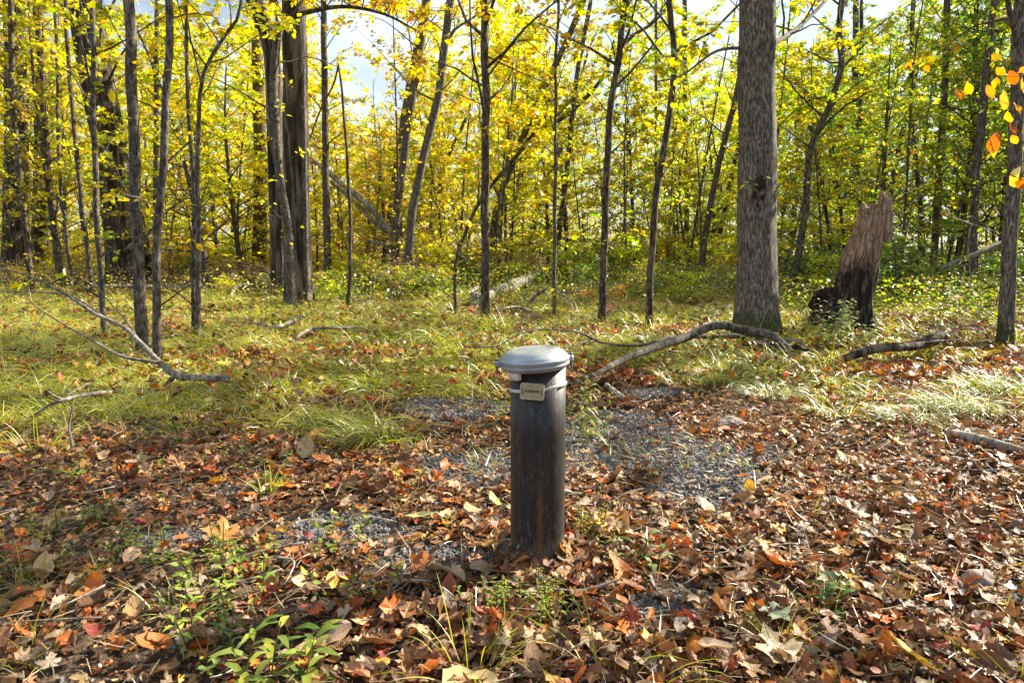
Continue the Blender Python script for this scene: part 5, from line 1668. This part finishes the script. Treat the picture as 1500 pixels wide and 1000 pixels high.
def tuft(px, py, n, length, width, lab, flow=None, pal=0, spread=0.05, droop=(0.9, 2.2), name='grass_tuft'):
    p = gpix(px, py)
    g = Geo()
    rx, ry = p[0] + rng.normal(0, spread, n), p[1] + rng.normal(0, spread * 0.8, n)
    ang = np.arctan2(ry - p[1], rx - p[0]) + rng.normal(0, 0.5, n)
    if flow is not None: ang = np.where(rng.random(n) < 0.6, flow + rng.normal(0, 0.5, n), ang)
    base = [np.array([(0.15, 0.20, 0.03), (0.30, 0.34, 0.05), (0.40, 0.38, 0.07)]), np.array([(0.30, 0.33, 0.16), (0.44, 0.43, 0.24), (0.18, 0.22, 0.08)]), np.array([(0.36, 0.34, 0.04), (0.48, 0.42, 0.06), (0.28, 0.31, 0.04)])][pal]
    c0 = base[rng.integers(0, 3, n)] * rng.normal(1, 0.12, (n, 1))
    blades_into(g, np.stack([rx, ry, hgt(rx, ry) - 0.005], -1), ang, length * rng.uniform(0.55, 1.15, n), np.full(n, width), rng.uniform(*droop, n), c0 * 0.8, np.clip(c0 * 1.35, 0, 0.8), 6, rng.uniform(0.85, 1.5, n))
    o = g.build(name, M['grass'])
    return tag(o, lab, 'grass tuft')


tuft(556, 652, 420, 0.30, 0.0034, 'lush bright green grass tuft spilling over the leaves beside the gravel', math.pi * 1.15, 0, 0.075)
tuft(495, 628, 220, 0.24, 0.0034, 'smaller yellow-green grass tuft just behind the lush bright one', math.pi * 1.0, 0, 0.08)
tuft(1128, 585, 300, 0.20, 0.0036, 'pale fountain-shaped grass tuft at the litter edge below the stout ridged tree', None, 1, 0.07)
tuft(1048, 552, 300, 0.24, 0.004, 'bright green grass tuft between the arched branch and the gravel', None, 0, 0.09)
tuft(1235, 568, 260, 0.20, 0.004, 'yellow-green grass tuft in front of the dark mossy branch', None, 0, 0.09)
tuft(1322, 618, 240, 0.19, 0.0036, 'low whitish-green grass tuft at the litter edge, left of the largest pale tuft', math.pi, 1, 0.07)
tuft(1405, 606, 420, 0.26, 0.0038, 'largest whitish-green grass tuft, drooping over the shaded leaves', math.pi * 1.1, 1, 0.10)
tuft(1455, 570, 260, 0.22, 0.0042, 'pale grass tuft behind the largest whitish one, strewn with orange leaves', None, 1, 0.10)
tuft(392, 725, 40, 0.15, 0.0042, 'small fresh green grass clump with broad blades in the leaf litter', None, 0, 0.014, (0.2, 1.1))
tuft(690, 985, 34, 0.21, 0.0032, 'sparse yellow grass stems at the bottom of the frame before the pipe', None, 2, 0.05, (0.2, 1.5))
tuft(880, 995, 22, 0.24, 0.0026, 'few long arching pale grass blades at the bottom of the frame', None, 2, 0.07, (0.6, 2.2))
tuft(1140, 945, 40, 0.13, 0.0026, 'wiry yellow grass clump growing beside the dull green maple leaf', None, 2, 0.018, (0.3, 1.8))
tuft(1200, 900, 16, 0.16, 0.0022, 'thin yellowish blades rising from the shaded brown leaves', None, 2, 0.02, (0.2, 1.2))
tuft(260, 900, 30, 0.13, 0.003, 'short green grass clump among the weeds on the shaded litter', None, 0, 0.03, (0.2, 1.4))
tuft(60, 660, 60, 0.20, 0.004, 'loose straw-coloured grass clump by the upright dead stalk', None, 2, 0.08, (0.3, 1.5))
tuft(40, 960, 50, 0.13, 0.0022, 'dry wispy grass bits in the bottom corner', None, 2, 0.045, (0.5, 2.0))


# ------------------------------------------------------------------ weeds and seedlings
def weed(name, lab, px, py, stems, h, leaf, nleaf, pal_c, lean=None, wid=0.17, droop=0.5, cat='weed', spread=0.03, mat='green_leaf', upright=0.35, from_s=0.15):
    p = gpix(px, py)
    root = thing(name, lab, cat, p)
    lv = Geo()
    T = LEAF_T * [wid / 0.3, 1, 1]
    for i in range(stems):
        b0 = np.array([rng.normal(0, spread), rng.normal(0, spread), 0])
        b0[2] = float(hgt(p[0] + b0[0], p[1] + b0[1])) - p[2] - 0.01
        a = rng.uniform(0, 6.28)
        ln = np.array([math.cos(a), math.sin(a), 0]) * rng.uniform(0.05, 0.3) if lean is None else np.array([lean[0], lean[1], 0]) + rng.normal(0, 0.08, 3) * [1, 1, 0]
        hh = h * rng.uniform(0.65, 1.05)
        P = spline(np.array([b0, b0 + ln * hh * 0.3 + [0, 0, hh * 0.45], b0 + ln * hh * 0.9 + [0, 0, hh]]), 12)
        v, q, _ = tube(P, np.linspace(0.0028, 0.0012, 12), 5, cap1=False)
        Geo().add(v, q, col=(0.16, 0.13, 0.05)).build('stem', M['green_leaf'], root)
        m = nleaf
        s = np.linspace(from_s, 1.0, m)
        az = np.arange(m) * 2.4 + rng.uniform(0, 6)
        pos = np.stack([along(P, min(t, 0.999))[0] for t in s])
        dr = np.stack([np.cos(az), np.sin(az), np.full(m, upright) + rng.normal(0, 0.2, m)], -1)
        size = leaf * rng.uniform(0.7, 1.15, m) * (1.1 - 0.5 * s)
        cc = np.array(pal_c)[rng.integers(0, len(pal_c), m)] * rng.normal(1, 0.12, (m, 1))
        # two-piece leaf: base half and drooping tip half
        d1 = unit(dr)
        nm = unit(np.cross(np.cross(d1, [0, 0, 1.0]), d1) + rng.normal(0, 0.15, (m, 3)))
        d2 = unit(d1 + [0, 0, -droop])
        sd = np.cross(d1, nm)
        w = size[:, None] * wid
        A = pos; Bm = pos + d1 * size[:, None] * 0.5; Cm = Bm + d2 * size[:, None] * 0.28; E = Cm + d2 * size[:, None] * 0.25 + [0, 0, -1] * size[:, None] * 0.08 * droop
        V = np.stack([A, A + d1 * size[:, None] * 0.22 + sd * w * 0.8 + nm * w * 0.15, Bm + sd * w + nm * w * 0.2, Cm + sd * w * 0.7, E, Cm - sd * w * 0.7, Bm - sd * w + nm * w * 0.2, A + d1 * size[:, None] * 0.22 - sd * w * 0.8 + nm * w * 0.15, Bm, Cm], 1)
        Q = np.array([(0, 1, 2, 8), (8, 2, 3, 9), (0, 8, 6, 7), (8, 9, 5, 6)])
        Tt = np.array([(9, 3, 4), (9, 4, 5)])
        off = np.arange(m)[:, None, None] * 10
        lv.add(V.reshape(-1, 3), (Q[None] + off).reshape(-1, 4), (Tt[None] + off).reshape(-1, 3), col=np.repeat(np.clip(cc, 0.01, 0.8), 10, 0))
    lv.build('leaves', M[mat], root)
    return root


GR = [(0.09, 0.16, 0.03), (0.14, 0.22, 0.035), (0.20, 0.26, 0.05)]
YG = [(0.26, 0.32, 0.04), (0.36, 0.38, 0.05), (0.20, 0.28, 0.035)]
SG = [(0.22, 0.27, 0.12), (0.30, 0.33, 0.16), (0.16, 0.21, 0.07)]
weed('goldenrod_plant', 'tall slender weed with narrow drooping leaves standing close to the sunny side of the pipe', 850, 652, 2, 0.44, 0.125, 28, YG + GR, (0.05, 0.1), 0.085, 0.9, spread=0.02)
weed('goldenrod_plant', 'second thinner narrow-leaved weed beside the stub of dead wood', 882, 640, 1, 0.30, 0.09, 16, GR + YG, (0.05, 0.1), 0.08, 1.0, spread=0.01)
weed('weed_plant', 'low weed with dull green lance-shaped leaves at the sunny foot of the pipe', 915, 838, 3, 0.13, 0.085, 8, GR + SG, (0.3, -0.1), 0.12, 0.6, spread=0.04)
weed('weed_plant', 'broad-bladed green weed leaning out of the leaves in the shaded bottom part', 395, 995, 4, 0.17, 0.10, 9, YG + GR, (0.25, 0.0), 0.13, 0.5, spread=0.05)
weed('weed_plant', 'yellow-green sprawling weed with many narrow leaves on the shaded litter', 345, 905, 5, 0.17, 0.055, 12, YG, None, 0.13, 0.6, spread=0.07)
weed('weed_plant', 'grey-green bushy weed beneath the sprawling yellow-green one', 340, 965, 4, 0.12, 0.05, 10, SG + GR, None, 0.14, 0.5, spread=0.05)
weed('weed_plant', 'feathery green weed patch in dappled light on the mossy soil', 128, 775, 12, 0.13, 0.045, 14, GR + YG, None, 0.13, 0.5, spread=0.07)
weed('weed_plant', 'small feathery green plant just beyond the orange maple leaf in dappled light', 200, 812, 8, 0.12, 0.045, 12, GR, None, 0.13, 0.5, spread=0.05)
weed('weed_plant', 'thin yellow-green sprigs rising near the broad orange maple leaf', 322, 830, 6, 0.14, 0.04, 14, YG, None, 0.14, 0.4, spread=0.03)
weed('moss_plant', 'bright yellow mossy sprigs glowing at the sunny foot of the pipe', 858, 790, 18, 0.13, 0.024, 16, [(0.5, 0.44, 0.04), (0.38, 0.38, 0.04)], None, 0.16, 0.4, 'moss', 0.05)
weed('moss_plant', 'yellow-green mossy sprigs in sun in front of the pipe', 745, 905, 16, 0.11, 0.024, 16, YG, None, 0.16, 0.4, 'moss', 0.055)
weed('moss_plant', 'yellow-green mossy sprigs spreading beside the first patch before the pipe', 800, 892, 14, 0.11, 0.024, 14, YG, None, 0.16, 0.4, 'moss', 0.05)
weed('moss_plant', 'tiny vivid green moss cushion near the smooth stones in the litter', 1268, 776, 22, 0.028, 0.012, 10, [(0.10, 0.20, 0.02)], None, 0.2, 0.3, 'moss', 0.022)
weed('weed_plant', 'blade-like green shoot growing against the shaded foot of the pipe', 757, 828, 2, 0.16, 0.085, 4, GR + SG, (0.05, 0.05), 0.13, 0.6, spread=0.015, from_s=0.5)
weed('seedling_plant', 'dark green lobed seedling in the shaded litter by the wiry grass clump', 1215, 885, 4, 0.10, 0.06, 5, [(0.05, 0.13, 0.03), (0.08, 0.17, 0.03)], None, 0.3, 0.3, 'seedling', 0.02)
weed('weed_plant', 'bright green weed with toothed leaves growing at the front of the broken stump', 1238, 508, 14, 0.50, 0.12, 18, GR + YG, None, 0.15, 0.7, spread=0.14)
weed('weed_plant', 'low green weed between the broken stump and the dark mossy branch', 1280, 512, 6, 0.25, 0.10, 12, YG + GR, None, 0.17, 0.6, spread=0.10)
weed('seedling_plant', 'low seedling with wine-red leaves in shade behind the grass', 903, 468, 5, 0.35, 0.13, 10, [(0.36, 0.06, 0.12), (0.42, 0.10, 0.16)], None, 0.22, 0.6, 'seedling', 0.12, mat='leaf')
weed('seedling_plant', 'small seedling with pinkish-red leaf in sunny grass near the close slim pair', 262, 478, 2, 0.25, 0.13, 5, [(0.5, 0.10, 0.12)], None, 0.25, 0.5, 'seedling', 0.05, mat='leaf')
weed('seedling_plant', 'young sapling with yellow leaves in front of the bowed reddish trunk', 945, 470, 3, 0.95, 0.15, 13, [(0.55, 0.50, 0.04), (0.40, 0.42, 0.05)], (0.0, 0.0), 0.2, 0.7, 'seedling', 0.06, mat='leaf', from_s=0.4)
weed('seedling_plant', 'thin yellow-leaved seedling at the feet of the leaning trunks behind the stout tree', 1008, 430, 2, 0.75, 0.13, 9, [(0.5, 0.45, 0.05), (0.55, 0.30, 0.05)], None, 0.2, 0.7, 'seedling', 0.05, mat='leaf', from_s=0.4)
weed('goldenrod_plant', 'tall weed with drooping leafy tips in shade past the stump', 1372, 448, 4, 0.85, 0.13, 22, GR + YG, (0.2, -0.1), 0.13, 0.8, spread=0.15)
weed('goldenrod_plant', 'drooping yellow-green weed beside the pale olive trunk', 1392, 470, 3, 0.55, 0.12, 18, YG, (0.25, -0.1), 0.13, 0.9, spread=0.1)
weed('weed_plant', 'sprawling pinkish-stemmed weed with red leaves in front of the bright grass tuft', 375, 650, 6, 0.10, 0.05, 8, [(0.4, 0.09, 0.08), (0.25, 0.28, 0.06)], None, 0.2, 0.4, spread=0.07, mat='leaf')

# small green sprouts nobody could count
gcv = Geo()
x, y = scatter(2400, 1.3, 5.5, 1.0)
px_, py_ = project(np.stack([x, y, hgt(x, y)], -1))
keep = rng.random(len(x)) < sstep(0.05, 0.8, wav(x, y, 2.7, 4.0)) * np.where(px_ < 560, 0.6, 0.22)
x, y = x[keep], y[keep]
ci = np.repeat(np.arange(len(x)), 9); n = len(ci)
a = rng.uniform(0, 6.28, n)
pos = np.stack([x[ci] + rng.normal(0, 0.014, n), y[ci] + rng.normal(0, 0.014, n), hgt(x[ci], y[ci]) + 0.035 + rng.random(n) * 0.05], -1)
leaves_into(gcv, pos, np.stack([np.cos(a), np.sin(a), rng.normal(0.3, 0.3, n)], -1), rng.normal(0, 0.3, (n, 3)) + [0, 0, 1], rng.uniform(0.010, 0.028, n), np.array(GR + YG)[rng.integers(0, 6, n)] * rng.normal(1, 0.12, (n, 1)))
# broader leaves mixed into the grass
x, y = scatter(1500, 4.2, 13, 1.0)
keep = (grass_zone(x, y) > 0.2) & (rng.random(len(x)) < sstep(-0.1, 0.6, wav(x, y, 1.9, 2.0)))
x, y = x[keep], y[keep]
ci = np.repeat(np.arange(len(x)), 8); n = len(ci)
a = rng.uniform(0, 6.28, n)
pos = np.stack([x[ci] + rng.normal(0, 0.05, n), y[ci] + rng.normal(0, 0.05, n), hgt(x[ci], y[ci]) + 0.06 + rng.random(n) * 0.14], -1)
leaves_into(gcv, pos, np.stack([np.cos(a), np.sin(a), rng.normal(0.2, 0.4, n)], -1), rng.normal(0, 0.5, (n, 3)) + [0, 0, 1], rng.uniform(0.03, 0.065, n), np.array(GR + YG + [(0.34, 0.2, 0.06), (0.3, 0.07, 0.05)])[rng.integers(0, 8, n)] * rng.normal(1, 0.12, (n, 1)))
tag(gcv.build('ground_cover', M['green_leaf']), 'tiny green sprouts and clover scattered through the leaves', 'ground cover', kind='stuff')

# forest floor greenery under the trees
und = Geo()
x, y = scatter(9500, 9, 30, 1.1)
px_, py_ = project(np.stack([x, y, hgt(x, y)], -1))
keep = (rng.random(len(x)) < np.where(px_ < 470, 0.45, 0.95)) & ((y > 12) | (px_ > 1150))
x, y, px_ = x[keep], y[keep], px_[keep]
ci = np.repeat(np.arange(len(x)), 9); n = len(ci)
a = rng.uniform(0, 6.28, n)
pos = np.stack([x[ci] + rng.normal(0, 0.16, n), y[ci] + rng.normal(0, 0.16, n), hgt(x[ci], y[ci]) + 0.04 + rng.random(n) ** 1.3 * 0.55], -1)
cc = np.where((px_[ci] < 470)[:, None], np.where(rng.random((n, 1)) < 0.25, pick('lime', n), pick('dry', n) * 0.9), np.where(rng.random((n, 1)) < 0.6, pick('green', n) * 0.8, np.where(rng.random((n, 1)) < 0.55, pick('dry', n), pick('lime', n))))
leaves_into(und, pos, np.stack([np.cos(a), np.sin(a), rng.normal(0, 0.4, n)], -1), rng.normal(0, 0.9, (n, 3)) + [0, 0, 1], rng.uniform(0.025, 0.07, n), cc)
tag(und.build('undergrowth', M['leaf']), 'low leafy undergrowth spreading under the trees', 'undergrowth', kind='stuff')

# ------------------------------------------------------------------ near sapling whose orange leaves hang into the frame
base = np.array([2.75, 2.9, float(hgt(2.75, 2.9))])
sap = thing('beech_sapling', 'sapling reaching in from the edge with backlit orange and yellow leaves', 'sapling', base)
wood, lv = Geo(), Geo()
P = spline(np.array([[0, 0, -0.05], [0.02, 0.05, 0.8], [0.0, 0.12, 1.6], [0.08, 0.2, 2.6]]), 20)
R = np.linspace(0.014, 0.005, 20)
v, q, t = tube(P, R, 8)
wood.add(v, q, t)
PP, DD, SS, CC = [], [], [], []
LP = [(1452, 122, 22), (1443, 137, 28), (1462, 150, 34), (1478, 116, 30), (1494, 108, 30), (1490, 128, 30), (1470, 175, 26), (1480, 205, 20), (1448, 212, 36), (1446, 222, 30), (1484, 160, 26), (1474, 190, 24),
      (1500, 190, 26), (1475, 262, 42), (1496, 250, 30), (1492, 270, 34), (1460, 106, 22), (1405, 134, 22), (1396, 141, 22), (1412, 132, 20)]
tips = np.array([at_dist(px, py, 2.95 + rng.uniform(-0.25, 0.35)) - base for px, py, s in LP])
twg = [(at_dist(1560, 215, 3.0) - base, at_dist(1500, 180, 3.0) - base, at_dist(1440, 128, 3.0) - base, at_dist(1392, 140, 3.05) - base),
       (at_dist(1560, 300, 2.9) - base, at_dist(1510, 270, 2.9) - base, at_dist(1470, 250, 2.9) - base, at_dist(1448, 222, 3.0) - base),
       (at_dist(1560, 120, 3.1) - base, at_dist(1520, 105, 3.1) - base, at_dist(1490, 112, 3.0) - base, at_dist(1455, 110, 3.0) - base)]
for tw in twg:
    s0 = P[np.argmin(np.linalg.norm(P - tw[0], axis=1))]
    B = spline(np.vstack([s0[None], np.array(tw)]), 16)
    v, q, _ = tube(B, np.linspace(0.005, 0.0013, 16), 5, cap1=False)
    wood.add(v, q)
for (px, py, s), tp in zip(LP, tips):
    PP.append(tp); a = rng.uniform(-0.6, 0.6)
    DD.append((-math.cos(a), rng.normal(0, 0.4), math.sin(a) - 0.35)); SS.append(s * 0.0024)
wood.build('trunk', M['brown_bark'], sap)
n = len(PP)
for i in range(n):
    g2 = Geo()
    hue = np.array([(0.62, 0.22, 0.02), (0.66, 0.36, 0.03), (0.66, 0.50, 0.04), (0.36, 0.12, 0.03)])[rng.choice(4, p=[.4, .3, .15, .15])]
    dry_leaves(lv, 'oval', (np.array(PP[i]) + [0.02, 0, 0])[None], np.array([SS[i]]), np.array([rng.uniform(0.6, 2.5)]), np.array([rng.normal(0.9, 0.5)]), np.array([rng.normal(0, 0.6)]), np.array([rng.normal(0.5, 0.6)]), (hue * rng.normal(1, 0.12))[None])
grow_branches(wood := Geo(), lv, P, R, 6, 0.62, 0.45, per=4, lsize=0.09, pal='orange', twigs=3)
wood.build('branch', M['brown_bark'], sap)
lv.build('crown', M['leaf'], sap)
